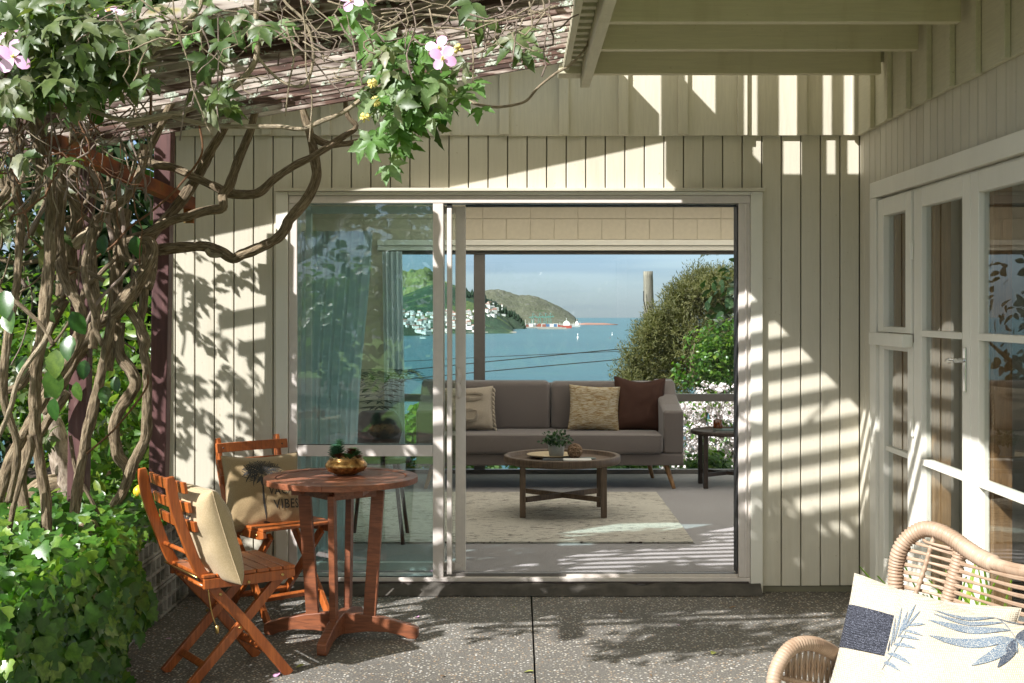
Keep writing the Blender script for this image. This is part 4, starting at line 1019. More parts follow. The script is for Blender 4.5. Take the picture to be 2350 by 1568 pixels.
wrap([src(1560, 230, 3.72), src(1520, 350, 3.725), src(1470, 520, 3.73), src(1410, 700, 3.735), src(1370, 820, 3.74), src(1330, 1000, 3.74)], .0065, rp=.02)
# horizontal strands, in pairs, crossing the back
yl = [(262, 1450), (300, 1330), (372, 1290), (440, 1262), (500, 1255), (570, 1255), (632, 1262), (705, 1270)]
for k, (yy, x0) in enumerate(yl):
    for s in (0, 1):
        e = 14 * s; rise = 1.0
        a = src(x0, yy + e, 3.795); bm_ = src(1480, yy + 52 + e * .2, 3.73); c_ = src(1740 - (k > 3) * 30, yy + 130 - e, 3.672)
        d_ = src(2345, yy + 238 + k * 14 + e, 3.33); f_ = src(2900, yy + 300 + k * 20 + e, 3.05)
        q = MB(); q.tube([a, bm_, c_] + ([src(2050, yy + 190 + k * 7 + e * .3, 3.50), d_, f_] if k not in (0,) else []), .0042, 6, .02); q.build('strand', 'wicker', wk)
# near arm
arm = [src(110, 1640, 3.30), src(130, 1500, 3.31), src(165, 1400, 3.32), src(230, 1300, 3.34), src(310, 1235, 3.36), src(400, 1215, 3.38), src(500, 1225, 3.41), src(610, 1275, 3.45), src(700, 1345, 3.48), src(790, 1430, 3.52), src(880, 1560, 3.56), src(940, 1700, 3.6)]
wrap(arm, .0185, ring=.22, rp=.0088)
wrap([src(150, 1510, 3.31), src(230, 1530, 3.34), src(420, 1570, 3.4), src(640, 1610, 3.48)], .0065)
for k in range(11):
    f = k / 10; xt = 255 + 500 * f; yt = 1290 - 60 * math.sin(f * 2.6) + 95 * f * f + 12
    for s in (-1, 1):
        q = MB(); q.tube([src(xt, yt, 3.35 + .15 * f), src(xt - 8 + s * 16, yt + 150, 3.36 + .15 * f), src(xt - 10 - s * 6, yt + 330, 3.38 + .15 * f)], .0042, 6, .03); q.build('strand', 'wicker', wk)
# seat rim, legs
S0, S1, S2, S3 = Vector((.72, 3.32, .40)), Vector((1.15, 3.86, .42)), Vector((1.72, 3.2, .42)), Vector((1.30, 2.75, .40))
wrap([S0, S1, S2, S3, S0], .018, step=.006)
q = MB(); q.v = [S0, S1, S2, S3, S0 - Vector((0, 0, .03)), S1 - Vector((0, 0, .03)), S2 - Vector((0, 0, .03)), S3 - Vector((0, 0, .03))]; q.f = [(0, 1, 2, 3), (7, 6, 5, 4), (0, 4, 5, 1), (1, 5, 6, 2), (2, 6, 7, 3), (3, 7, 4, 0)]; q.build('seat', 'wicker', wk)
for p, o_ in ((S0, (-.05, -.05)), (S1, (-.03, .03)), (S2, (.0, .05)), (S3, (.03, -.05))): q = MB(); q.tube([p, p + Vector((o_[0], o_[1], -.40))], .016, 10, .05); q.build('leg', 'wicker', wk)
# two cushions on it
def pillow_px(tl, tr, bl, Y, w, h, t, **k):
    """a cushion from three of its corners in the detail view, lying back"""
    sc = 3000 / Y * 1.634 * 2.3687; ax = Vector(((tr[0] - tl[0]) / sc, 0, -(tr[1] - tl[1]) / sc)); az = Vector(((tl[0] - bl[0]) / sc, 0, -(tl[1] - bl[1]) / sc))
    ax.y = -math.sqrt(max(0, w * w - ax.length_squared)); az.y = math.sqrt(max(0, h * h - az.length_squared))
    c = ((tr[0] + bl[0]) / 2, (tr[1] + bl[1]) / 2); o, p = make_pillow(src(c[0], c[1], Y), ax, az, w, h, t, **k)
    U = Vector(((tr[0] - tl[0]) / 2, (tr[1] - tl[1]) / 2)); V = Vector(((tl[0] - bl[0]) / 2, (tl[1] - bl[1]) / 2)); det = U.x * V.y - U.y * V.x
    def uv(x, y): dx, dy = x - c[0], y - c[1]; return Vector(((dx * V.y - dy * V.x) / det, (U.x * dy - U.y * dx) / det))
    return o, p, uv
bp, bpt, buv = pillow_px((905, 735), (2110, 850), (670, 2050), 3.34, .44, .42, .14, mat='cream_fab', label='cream cushion with a navy woven band behind the leaf print cushion', seed=21, ears=.06, wr=.010, dent=.6)
q = MB(); q.grid(lambda u, v: bpt(-.975 + 1.5 * u, .02 + .55 * v, 1, .004), 40, 20); q.build('navy_band', 'navyband', bp, fixn=False)
fp, fpt, fuv = pillow_px((1370, 905), (2960, 1240), (900, 2190), 3.06, .47, .46, .17, mat='cream_fab', label='cream cushion printed with blue palm leaves at the front of the wicker seat', seed=33, ears=.05, wr=.014, dent=.3)
def pl(a, b_, wd, mat='bluep', bend=0.0, sh=.8):
    q = MB(); strip_leaf(q, fpt, fuv(*a), fuv(*b_), wd, 12, bend=bend, sh=sh); q.build('printed_leaf', mat, fp, fixn=False)
N0 = (2262, 1345)
pl((2080, 990), (2262, 1350), .008, 'bluep', .02); pl((2262, 1350), (2250, 1480), .008)
for tip, w_, mt, bd in (((1560, 1388), .062, 'bluep', .06), ((1565, 1255), .048, 'bluep', .05), ((1610, 1195), .030, 'bluep', .07), ((1615, 1160), .026, 'bluep', .08), ((1880, 1600), .060, 'bluep', .03), ((2080, 1600), .05, 'navyp', .02), ((2420, 1180), .05, 'navyp', -.02), ((2480, 1300), .05, 'navyp', -.02), ((2440, 1480), .04, 'bluep', 0)):
    base_ = {(1565, 1255): (2235, 1265), (1610, 1195): (2190, 1180), (1615, 1160): (2160, 1110)}.get(tip, N0); pl(base_, tip, w_, mt, bd)
pl((2110, 1040), (1600, 955), .026, 'navyp', -.06); pl((2100, 1010), (1650, 930), .018, 'navyp', -.03); pl((2060, 995), (1700, 905), .012, 'navyp', -.02)
for tip, w_, mt in (((2450, 1060), .04, 'bluep'), ((2420, 1130), .04, 'bluep'), ((2330, 1010), .02, 'navyp')): pl((2150, 1100), tip, w_, mt, -.04)
pl((1050, 1640), (1400, 1285), .007, 'bluep', -.04)
for a, b_, w_, mt in (((1200, 1455), (1225, 1195), .016, 'navyp'), ((1225, 1430), (1290, 1155), .013, 'bluep'), ((1250, 1410), (1355, 1095), .015, 'bluep'), ((1290, 1375), (1400, 1150), .015, 'bluep'), ((1310, 1355), (1480, 1092), .018, 'bluep'), ((1350, 1320), (1510, 1165), .016, 'bluep'), ((1390, 1290), (1535, 1295), .018, 'bluep'), ((1345, 1320), (1508, 1392), .017, 'bluep'), ((1300, 1360), (1478, 1425), .020, 'bluep'), ((1245, 1415), (1440, 1485), .020, 'bluep'), ((1190, 1465), (1400, 1600), .022, 'bluep'), ((1160, 1510), (1110, 1400), .014, 'navyp'), ((1130, 1545), (1060, 1500), .016, 'navyp'), ((1150, 1520), (1300, 1640), .02, 'bluep')): pl(a, b_, w_, mt)

# strap leaved plant between the wicker seat and the doors
cl = thing('strap_plant', 'yellow green strap leaved plant behind the wicker seat', 'plant', (1.62, 4.35, 0))
for i in range(46):
    a = rng.uniform(0, 6.28); L = rng.uniform(.35, .74); lean = rng.uniform(.08, .5); bx = Vector((1.53 + rng.normal(0, .06), 4.35 + rng.normal(0, .16), .0)); d = Vector((math.cos(a), math.sin(a), 0)); w = rng.uniform(.012, .02)
    d.x = -abs(d.x) if bx.x + d.x * lean > XR - .06 else d.x
    q = MB(); sd_ = Vector((-d.y, d.x, 0))
    def f_(u, v, bx=bx, d=d, L=L, lean=lean, w=w, sd_=sd_):
        c = bx + d * (lean * L * v ** 1.6) + Vector((0, 0, L * (v - .28 * lean * v * v * v))); return c + sd_ * (u - .5) * 2 * w * (math.sin(math.pi * min(1, .15 + v * .85)) ** .7) + d * (abs(u - .5) * -.012)
    q.grid(f_, 2, 9); q.build('leaf', 'strap', cl, fixn=False)
cl2 = thing('strap_plant', 'single yellow green strap leaf clump beside the navy band cushion', 'plant', (.85, 3.9, 0))
for (x0, y0, x1, y1) in ((.90, 3.95, .95, 3.72), (.86, 3.9, .80, 3.7)):
    q = MB(); a = src(715, 1420, 3.6); b_ = src(850, 900, 3.6) if x1 > .9 else src(655, 1330, 3.62); ba = src(640, 1650, 3.6)
    ba = Vector((.88, 3.6, .25))
    pts = catmull([ba, a, b_], .03); n_ = len(pts)
    q.grid(lambda u, v: pts[min(n_ - 1, int(v * (n_ - 1)))] + Vector(((u - .5) * 2 * .011 * (math.sin(math.pi * min(1, .12 + v * .88)) ** .6), 0, 0)), 2, n_ - 1); q.build('leaf', 'strap', cl2, fixn=False)

# ================================================================ living room furniture
FZ = .085
rug = MB(); rug.grid(lambda u, v: (-1.75 + 2.805 * u + .006 * noise.noise(Vector((v * 20, 0, 1))) * (u > .9), 7.86 + 2.14 * v + .006 * noise.noise(Vector((u * 30, 1, 0))) * (v < .1), FZ + .012), 60, 40); rug.box(-1.75, 1.052, 7.866, 9.996, FZ + .001, FZ + .0105)
rug.build('rug', 'rug', label='cream flecked wool rug under the coffee table', cat='rug', fixn=False)
sf = thing('sofa', 'taupe two seat sofa with angled oak legs facing the door', 'sofa', (.285, 10.6, FZ))
def soft(name, x0, x1, y0, y1, z0, z1, mat='sofa', r=.03, parent=sf):
    q = MB(); q.box(x0, x1, y0, y1, z0, z1); o = q.build(name, mat, parent); b = o.modifiers.new('bevel', 'BEVEL'); b.width = r; b.segments = 4; b.limit_method = 'NONE'
    for p in o.data.polygons: p.use_smooth = True
    return o
SX0, SX1 = -.80, 1.29
soft('base', SX0, SX1, 10.20, 10.98, .272, .366, r=.015)
soft('seat_cushion', SX0 + .15, SX1 - .165, 10.16, 10.85, .368, .518, r=.03)
soft('back_cushion', SX0 + .12, .258, 10.66, 10.9, .50, .905, r=.045)
soft('back_cushion', .264, SX1 - .15, 10.66, 10.9, .50, .900, r=.045)
soft('back_frame', SX0 + .02, SX1 - .06, 10.885, 11.0, .36, .88, r=.03)
for s, x0 in ((1, SX1 - .16), (-1, SX0 - .0)):
    q = MB(); q.prism([(10.20, .364), (10.20, .70), (10.42, .735), (10.66, .80), (10.80, .90), (10.99, .91), (10.99, .364)], lambda a, b_, t: (t, a, b_), x0, x0 + .16); o = q.build('arm', 'sofa', sf, bev=.022); o.modifiers['bevel'].segments = 4
for (x, y, dx, dy) in ((SX1 - .13, 10.30, .06, -.05), (SX0 + .13, 10.30, -.06, -.05), (SX1 - .22, 10.88, .05, .03), (SX0 + .2, 10.88, -.05, .03)):
    q = MB(); q.tube([(x, y, .275), (x + dx, y + dy, FZ)], [.024, .014], 14, .05); q.build('leg', 'oak', sf)
q = MB(); q.tube([(SX0 + .16, 10.165, .505), (SX1 - .175, 10.165, .505)], .004, 6, .1); q.build('piping', 'sofa', sf)
make_pillow((.61, 10.56, .695), (1, -.0, -.05), (-.03, .32, 1), .41, .37, .13, mat='ochre', label='woven cream and ochre cushion in the middle of the sofa', seed=41)
make_pillow((.985, 10.63, .72), (1, .03, -.04), (-.03, .28, 1), .42, .45, .14, mat='rust', label='rust brown velvet cushion in the right corner of the sofa', seed=47, dent=1.2)
cp, cpt = make_pillow((-.40, 10.54, .69), (1, .02, .04), (.04, .3, 1), .40, .36, .14, mat='tuft', label='pale tufted cushion with tassels at the left of the sofa', seed=51)
q = MB()
for k in range(3):
    o_ = .045 * k
    q.tube([cpt(u, v, 1, .006) for u, v in ((-.6, .62 - o_), (.0, .70 - o_), (.45, .66 - o_), (.62 - o_, .5), (.45, .34 + o_), (.1, .3 + o_), (-.5, .3 + o_))], .004, 6, .02)
    q.tube([cpt(u, v, 1, .006) for u, v in ((-.6, -.1 - o_), (.1, -.08 - o_), (.32, -.2), (.35 - o_, -.5), (.15, -.66 + o_), (-.2, -.6 + o_), (-.35, -.3))], .004, 6, .02)
q.build('cord_trim', 'tuft', cp)
for k in range(10):
    p = cpt(.99, .9 - k * .2, 1); q = MB(); q.tube([p, p + Vector((.014, -.01, -.012)), p + Vector((.02, -.012, -.035))], [.007, .011, .008], 8, .008); q.build('tassel', 'tuft', cp)
# coffee table
ct = thing('coffee_table', 'round coffee table with cane tray top and crossed stretcher on the rug', 'coffee table', (.30, 9.0, FZ))
cc = Vector((.30, 9.0, 0)); 
q = MB(); q.lathe([(.0001, .445), (.345, .445), (.36, .44), (.395, .44), (.402, .452), (.402, .488), (.395, .493), (.372, .493), (.366, .486), (.366, .462), (.0001, .462)], cc, 64); q.build('tray_rim', 'walnut', ct)
q = MB(); q.lathe([(.0001, .4635), (.364, .4635), (.364, .463), (.0001, .463)], cc, 64); q.build('cane_inlay', 'rattan', ct)
for a, b_ in ((-1, -1), (1, -1), (-1, 1), (1, 1)):
    q = MB(); q.box(cc.x + a * .272 - .02, cc.x + a * .272 + .02, cc.y + b_ * .235 - .02, cc.y + b_ * .235 + .02, FZ + .013, .4445); q.build('leg', 'walnut', ct, bev=.004)
for s in (-1, 1):
    q = MB(); q.bar(cc + Vector((-.25, -.216 * s, .215 + .0)), cc + Vector((.25, .216 * s, .215 + .0)), .022, .036 if s > 0 else .034); q.build('stretcher', 'walnut', ct, bev=.003)
zt = .4640
q = MB(); q.lathe([(.0001, .0), (.09, 0), (.165, .022), (.17, .026), (.165, .028), (.09, .006), (.0001, .005)], (.225, 9.07, zt), 48); q.build('shallow_dish', 'burlap2', label='shallow woven cream dish under the potted plant', cat='dish')
pp = thing('potted_plant', 'small leafy plant in a grey cement pot on the coffee table', 'plant', (.26, 8.99, zt + .02))
q = MB(); q.lathe([(.0001, .0), (.042, 0), (.050, .02), (.057, .09), (.052, .09), (.046, .075), (.0001, .075)], (.26, 8.99, zt + .008), 32); q.build('pot', 'pot', pp)
L = []
for i in range(260):
    d = rv(); d.z = abs(d.z) * .9 + .2; d.normalize(); r = rng.uniform(.03, .115); p = Vector((.26, 8.99, zt + .09)) + Vector((d.x * r, d.y * r, d.z * r * .95)); L.append(orient(rv() + Vector((0, -.5, .8)), d + rv(.5), rng.uniform(.016, .028), p))
M['potleaf'] = leafmat('small_pot_leaf', (.015, .05, .02), (.03, .085, .03), (.06, .12, .05), .45, .25)
stuff_leaves('foliage', OVAL, 'potleaf', L, pp, kind='thing')
q = MB()
for i in range(16): d = rv(); d.z = abs(d.z) + .5; d.normalize(); q.tube([(.26, 8.99, zt + .075), Vector((.26, 8.99, zt + .085)) + d * .1], .0015, 5, .05)
q.build('stems', 'succ', pp)
import bmesh
bm = bmesh.new(); bmesh.ops.create_icosphere(bm, subdivisions=2, radius=.048); me = bpy.data.meshes.new('cane_ball'); bm.to_mesh(me); bm.free()
cb = link_mesh('cane_ball', me, 'cane'); cb.location = (.385, 8.93, zt + .062)
w_ = cb.modifiers.new('w', 'WIREFRAME'); w_.thickness = .013; tagobj(cb, 'small open woven cane ball beside the grey pot', 'ornament')
def book(x0, x1, y0, y1, z0, h, cover, label, rot=0):
    t = thing('book', label, 'book', ((x0 + x1) / 2, (y0 + y1) / 2, z0))
    q = MB(); q.box(x0, x1, y0, y1, z0, z0 + .004); q.box(x0, x1, y0, y1, z0 + h - .004, z0 + h); q.box(x1 - .004, x1 - .0, y0, y1, z0 + .004, z0 + h - .004); q.build('cover', cover, t)
    q = MB(); q.box(x0 + .004, x1 - .005, y0 + .004, y1 - .004, z0 + .004, z0 + h - .004); q.build('pages', 'paper', t); return t
book(.165, .30, 8.74, 8.86, zt, .022, 'blackcard', 'black covered book at the front edge of the coffee table')
book(.302, .49, 8.74, 8.87, zt, .020, 'paper', 'white book beside the black one on the coffee table')
q = MB(); q.lathe([(.0001, 0), (.055, 0), (.055, .006), (.0001, .006)], (.48, 9.0, zt), 28); q.build('coaster', 'greenpot', label='dark round coaster on the right of the coffee table', cat='coaster')
# side table
st = thing('side_table', 'small round dark timber side table beside the sofa', 'side table', (1.66, 10.42, FZ)); sc_ = Vector((1.66, 10.42, 0))
q = MB(); q.lathe([(.0001, .50), (.27, .50), (.285, .505), (.285, .532), (.27, .535), (.262, .522), (.0001, .522)], sc_, 48); q.build('table_top', 'darktimber', st)
for a, b_ in ((-1, -1), (1, -1), (-1, 1), (1, 1)):
    q = MB(); q.box(sc_.x + a * .19 - .018, sc_.x + a * .19 + .018, sc_.y + b_ * .15 - .018, sc_.y + b_ * .15 + .018, FZ, .4995); q.build('leg', 'darktimber', st, bev=.003)
for s in (-1, 1):
    q = MB(); q.bar(sc_ + Vector((-.18, -.14 * s, .19)), sc_ + Vector((.18, .14 * s, .19)), .02, .03); q.build('stretcher', 'darktimber', st)
book(1.55, 1.80, 10.27, 10.45, .5235, .018, 'greenpot', 'dark book lying on the side table')
rd = thing('reed_diffuser', 'amber glass reed diffuser on the side table', 'diffuser', (1.60, 10.5, .523))
q = MB(); q.lathe([(.0001, 0), (.036, 0), (.037, .004), (.037, .082), (.033, .084), (.033, .006), (.0001, .005)], (1.60, 10.50, .5235), 28); q.build('jar', 'amber', rd)
for k in range(6):
    a = k * 1.05; q = MB(); q.tube([(1.60, 10.5, .53), (1.60 + .06 * math.cos(a), 10.5 + .06 * math.sin(a), .76)], .0016, 5, .1); q.build('reed', 'darktimber', rd)
q = MB(); q.lathe([(.0001, 0), (.07, 0), (.075, .01), (.075, .06), (.068, .063), (.068, .01), (.0001, .01)], (1.80, 10.52, .5235), 32); q.build('ceramic_pot', 'greenpot', label='dark green ceramic pot at the right edge of the side table', cat='pot')
# dark plant and stool behind the fixed pane
pt_ = thing('palm_plant', 'dark potted palm seen behind the fixed glass pane', 'plant', (-.86, 8.0, FZ))
q = MB(); q.lathe([(.0001, .0), (.09, 0), (.13, .08), (.15, .16), (.13, .24), (.10, .27), (.0001, .26)], (-.86, 8.0, .60), 28); q.build('pot', 'dim', pt_)
q = MB(); q.lathe([(.0001, .565), (.2, .565), (.2, .595), (.0001, .595)], (-.86, 8.0, 0), 28)
q.build('stand_top', 'dim', pt_)
for a, b_ in ((-.14, -.14), (.14, -.14), (-.14, .14), (.14, .14)): q = MB(); q.tube([(-.86 + a * .8, 8 + b_ * .8, .565), (-.86 + a * 1.2, 8 + b_ * 1.2, FZ)], .012, 8, .1); q.build('stand_leg', 'dim', pt_)
L = []
for k in range(9):
    a = k * .7; d = Vector((math.cos(a), math.sin(a), 0)); 
    for j in range(16):
        f = j / 15; c = Vector((-.86, 8.0, .86)) + d * (.24 * f) + Vector((0, 0, .26 * math.sin(f * 2.2)))
        for s in (-1, 1): L.append(orient((0, 0, 1), d * .6 + Vector((-d.y, d.x, 0)) * s - Vector((0, 0, .3)), .13, c))
stuff_leaves('fronds', THIN, 'darkleaf', L, pt_, kind='thing')
# ================================================================ vegetation
def foliage(center, radii, n, size, tmpl, mat, parent=None, name='crown', clumps=14, hollow=.35, up=.6, **k):
    """leaf-sized faces in uneven clumps spread through a crown"""
    c = Vector(center); CL = []
    for i in range(clumps):
        d = rv().normalized(); r = rng.uniform(hollow, .82); CL.append((Vector((d.x * radii[0] * r, d.y * radii[1] * r, d.z * radii[2] * r)), rng.uniform(.3, .52)))
    L = []
    for i in range(n):
        o_, cr = CL[rng.integers(clumps)]; d = rv().normalized(); r = rng.uniform(.55, 1) ** .6 * cr
        p = c + o_ + Vector((d.x * radii[0] * r, d.y * radii[1] * r, d.z * radii[2] * r))
        L.append(orient(d * .8 + rv(.55) + Vector((0, 0, up)), rv() + d * .5 + Vector((0, 0, -.2)), size * rng.uniform(.6, 1.25), p))
    return stuff_leaves(name, tmpl, mat, L, parent, kind='stuff', **k)
def shrub(name, label, cat, base, center, radii, n, size, tmpl, mat, clumps=14, trunks=3, tr=.04, group=None, up=.6, bark_='bark'):
    t = thing(name, label, cat, base, group)
    foliage(center, radii, n, size, tmpl, mat, t, clumps=clumps, up=up)
    for k in range(trunks):
        b0 = Vector(base) + Vector((rng.normal(0, .06), rng.normal(0, .06), -.05)); d = rv(); e = Vector(center) + Vector((d.x * radii[0] * .5, d.y * radii[1] * .5, abs(d.z) * radii[2] * .4))
        q = MB(); q.tube([b0, b0.lerp(e, .5) + rv(.08), e], [tr, tr * .7, tr * .25], 9, .08, ridge=.12); q.build('trunk', bark_, t)
    return t
# --- beyond the living room window
NEEDLE = flat_leaf([(.0, 0), (.10, .3), (.08, .7), (0, 1)], .2, -.1)
tt = thing('tea_tree', 'olive green feathery bush filling the right of the sea view', 'tree', tuple(D(1600, 960, 22)))
L = []
base = D(1615, 790, 22); blobs = []
for (px, py, r) in ((1572, 712, .27), (1612, 700, .32), (1655, 690, .33), (1545, 745, .24), (1532, 790, .30), (1512, 835, .28), (1495, 875, .28), (1570, 790, .45), (1625, 770, .5), (1680, 720, .42), (1700, 800, .6), (1555, 860, .45), (1610, 860, .5), (1665, 662, .22), (1598, 672, .16), (1632, 660, .15), (1478, 850, .15), (1468, 885, .18), (1740, 760, .6), (1720, 880, .6), (1520, 750, .12), (1500, 800, .13), (1560, 690, .10)) + tuple((1440 + 4.2 * k_ + rng.uniform(-24, 12), float(np.interp(1440 + 4.2 * k_, [1440, 1480, 1520, 1560, 1620, 1700], [880, 810, 745, 690, 650, 640])) + rng.uniform(-16, 26), rng.uniform(.04, .17)) for k_ in range(64)):
    blobs.append((D(px, py, 22 + rng.normal(0, .35)), r))
bw_ = np.array([b[1] ** 1.7 for b in blobs]); bw_ /= bw_.sum()
for i in range(9500):
    b_, r = blobs[rng.choice(len(blobs), p=bw_)]; d = rv().normalized(); p = b_ + d * r * rng.uniform(.2, 1.15) ** .5
    g = (d + Vector((-.1, 0, .9)) + rv(.25)).normalized()
    for j in range(9):
        q_ = p + g * (j * .028) + rv(.004); L.append(orient(rv(), g + rv(.45), .06, q_))
stuff_leaves('crown', NEEDLE, 'olivegreen', L, tt, kind='stuff'); L = []
for i in range(9000):
    b_, r = blobs[rng.choice(len(blobs), p=bw_)]; d = rv().normalized(); p = b_ + d * r * rng.uniform(0, .86) ** .6; L.append(orient(d + rv(.6), rv() + Vector((0, 0, 1)), .085, p))
stuff_leaves('inner_crown', LANCE, 'olivegreen', L, tt, kind='stuff')
for k in range(8): q = MB(); b0 = D(1600 + 10 * k, 1000, 22.2); e = blobs[k * 2][0]; q.tube([b0, b0.lerp(e, .5) + rv(.12), e], [.05, .03, .01], 7, .15); q.build('trunk', 'bark', tt)
shrub('leafy_bush', 'bright green leafy bush in front of the feathery bush', 'bush', tuple(D(1640, 960, 17)), D(1640, 830, 17), (.50, .35, .50), 2600, .062, OVAL, 'lemonleaf', 20, 3, .02)
shrub('leafy_bush', 'upper bright green leaves against the window frame edge', 'bush', tuple(D(1690, 960, 17.5)), D(1700, 765, 17.3), (.28, .3, .42), 800, .06, OVAL, 'lemonleaf', 9, 2, .02)
ol = thing('olive_tree', 'dark thin leaved olive branches at the top right of the sea view', 'tree', (3.4, 14.2, -.6))
L = []
q = MB(); q.tube([(3.5, 14.3, -.8), (3.3, 14.2, 1.0), (3.0, 14.1, 2.1), (2.7, 14, 2.5)], [.07, .05, .035, .02], 9, .1, ridge=.1); q.build('trunk', 'bark', ol)
for k in range(26):
    p0 = Vector((2.75 + rng.uniform(-.1, .3), 14 + rng.normal(0, .12), rng.uniform(1.25, 2.5))); d = Vector((-1, 0, rng.uniform(-.5, .45))).normalized(); ln = rng.uniform(.25, .85) * (1.15 if p0.z > 1.8 else .6)
    pts = [p0, p0 + d * ln * .5 + Vector((0, 0, rng.uniform(-.03, .06))), p0 + d * ln + Vector((0, 0, rng.uniform(-.12, .06)))]
    q = MB(); q.tube(pts, [.007, .004, .002], 5, .06); q.build('branch', 'bark', ol)
    for p in catmull(pts, .035):
        for s in (-1, 1): L.append(orient(rv() + Vector((0, -1, .4)), d + Vector((0, 0, s * .9)) + rv(.3), rng.uniform(.055, .085), p))
stuff_leaves('crown', LANCE, 'oliveleaf', L, ol, kind='stuff')
bl = thing('blossom_tree', 'tree thick with pale pink blossom behind the side table', 'tree', tuple(D(1650, 1090, 15)))
L = []; L2 = []
PET = flat_leaf([(.0, 0), (.3, .25), (.42, .6), (.25, .9), (0, 1)], .3, -.2)
for i in range(900):
    px = rng.uniform(1520, 1800); py = rng.uniform(918, 1085) if rng.random() < .93 else rng.uniform(880, 925)
    if px < 1600 and py < 925: continue
    c = D(px, py, 15 + rng.uniform(-.35, .35))
    for j in range(20): d = rv().normalized(); L.append(orient(d, rv(), .030, c + d * rng.uniform(.01, .055)))
    if rng.random() < .4:
        for j in range(3): L2.append(orient(rv() + Vector((0, -.5, .6)), rv() + Vector((0, 0, -.3)), .08, c + rv(.06)))
stuff_leaves('blossom', PET, 'blossom', L, bl, kind='stuff'); stuff_leaves('foliage', LANCE, 'lemonleaf', L2, bl, kind='stuff')
for k in range(7): q = MB(); b0 = D(1640, 1110, 15.1); e = D(1560 + 35 * k, 930 + rng.uniform(0, 60), 15); q.tube([b0, b0.lerp(e, .5) + rv(.1), e], [.035, .02, .008], 7, .1); q.build('trunk', 'bark', bl)
hg = thing('low_hedge', 'low green shrubs seen under the sofa beyond the window', 'hedge', (.3, 12.9, -.4))
for k in range(9): foliage((-1.6 + k * .42, 12.9 + rng.uniform(-.15, .2), -.16), (.36, .3, .27 + .04 * (k % 2)), 620, .07, OVAL, 'lemonleaf' if k % 3 else 'clem_br', hg, 'foliage', 7)
def hillbush(px, py, Y, r, label, mat): shrub('hillside_bush', label, 'bush', tuple(D(px, py + 60 * 20 / Y, Y)), D(px, py, Y), (r, r, r * .7), 900, .12, OVAL, mat, 9, 1, .05)
hillbush(960, 985, 19, .55, 'green bush beyond the window seen low through the fixed pane', 'lemonleaf')
for (px, py, Y, r, lb) in ((1900, 760, 21, 1.9, 'large dark leafy tree to the right of the sea view'), (2250, 780, 19, 1.8, 'dark leafy tree further right beyond the living room')):
    shrub('hillside_tree', lb, 'tree', tuple(D(px, 1000, Y)), D(px, py, Y), (r, r, r * .8), 5200, .16, OVAL, 'darkleaf', 26, 2, .1)
# weathered power pole with wires
pole = thing('power_pole', 'weathered grey timber pole standing in the sea view', 'pole', tuple(D(1488, 900, 26)))
p0 = D(1490, 1000, 26); p1 = D(1487, 623, 26)
q = MB(); q.tube([p0, D(1489, 750, 26), p1], [.115, .105, .095], 14, .1, ridge=.05, nr=3); q.build('shaft', 'greytimber', pole)
q = MB(); q.tube([D(1477, 668, 25.85), D(1477, 690, 25.85), D(1484, 720, 25.85), D(1482, 760, 25.85)], .01, 6, .1); q.build('cable', 'wire', pole)
for (ya, yb, th) in ((1065, 1050, .5), (1094, 1068, .8), (1122, 1098, .8)):
    a = D(700, (ya - 0) - 220 + (ya - yb) * .25 + 20, 24); b_ = D(1520, yb - 220 - 26, 26); q = MB(); pts = []
for (ya, yb, r_) in ((822, 806, .006), (833, 800, .010), (855, 824, .010) ):
    # left end far out, right end behind the bush
    l0 = (700, ya + (ya - yb) * 1.0 + 4); pts = []
    for i in range(25):
        f = i / 24; px = 700 + 760 * f; yy = (ya + (yb - ya) * (px - 1113) / 327.0); pts.append(D(px, yy + 8 * (f * (f - 1)), 25))
    q = MB(); q.tube(pts, r_, 6, raw=True); q.build('power_cable', 'wire', label='black power cable crossing the sea view, ' + {822: 'thin topmost one', 833: 'middle one', 855: 'lowest one'}[ya], cat='cable', group='power cables across the sea view')

# --- garden at the left, behind the vine
shrub('lemon_tree', 'sunlit lemon bush with pale bark behind the vine stems', 'tree', (-3.0, 8.1, -.1), (-2.85, 8.2, 1.05), (.95, .7, .75), 2600, .10, LANCE, 'lemonleaf', 26, 0, .05)
lt = [o for o in bpy.data.objects if o.get('category') == 'tree' and o.name.startswith('lemon_tree')][0]
for k in range(110):
    px = rng.uniform(60, 345); py = rng.uniform(620, 1190); c = D(px, py, rng.uniform(7.3, 7.8)); leaf_obj('lemon', lt, rv(.6) + Vector((-.3, -.6, .7)), rv() + Vector((.2, 0, -.2)), rng.uniform(.09, .13), c)
q = MB(); q.tube([D(165, 1190, 7.5), D(152, 1120, 7.5), D(138, 1050, 7.5), D(128, 985, 7.5), D(108, 915, 7.5), D(96, 850, 7.6)], [.075, .065, .05, .045, .035, .02], 14, .02, ridge=.22, nr=4); q.build('trunk', 'trunkbark', lt)
q = MB(); q.tube([D(150, 1110, 7.5), D(90, 1120, 7.45), D(20, 1190, 7.4)], [.06, .05, .045], 12, .02, ridge=.2); q.build('limb', 'bark', lt)
q = MB(); q.lathe([(.0001, -.032), (.012, -.03), (.026, -.015), (.03, 0), (.026, .016), (.014, .028), (.005, .035), (.0001, .036)], D(318, 1128, 7.2), 20); q.build('lemon', 'lemon', lt)
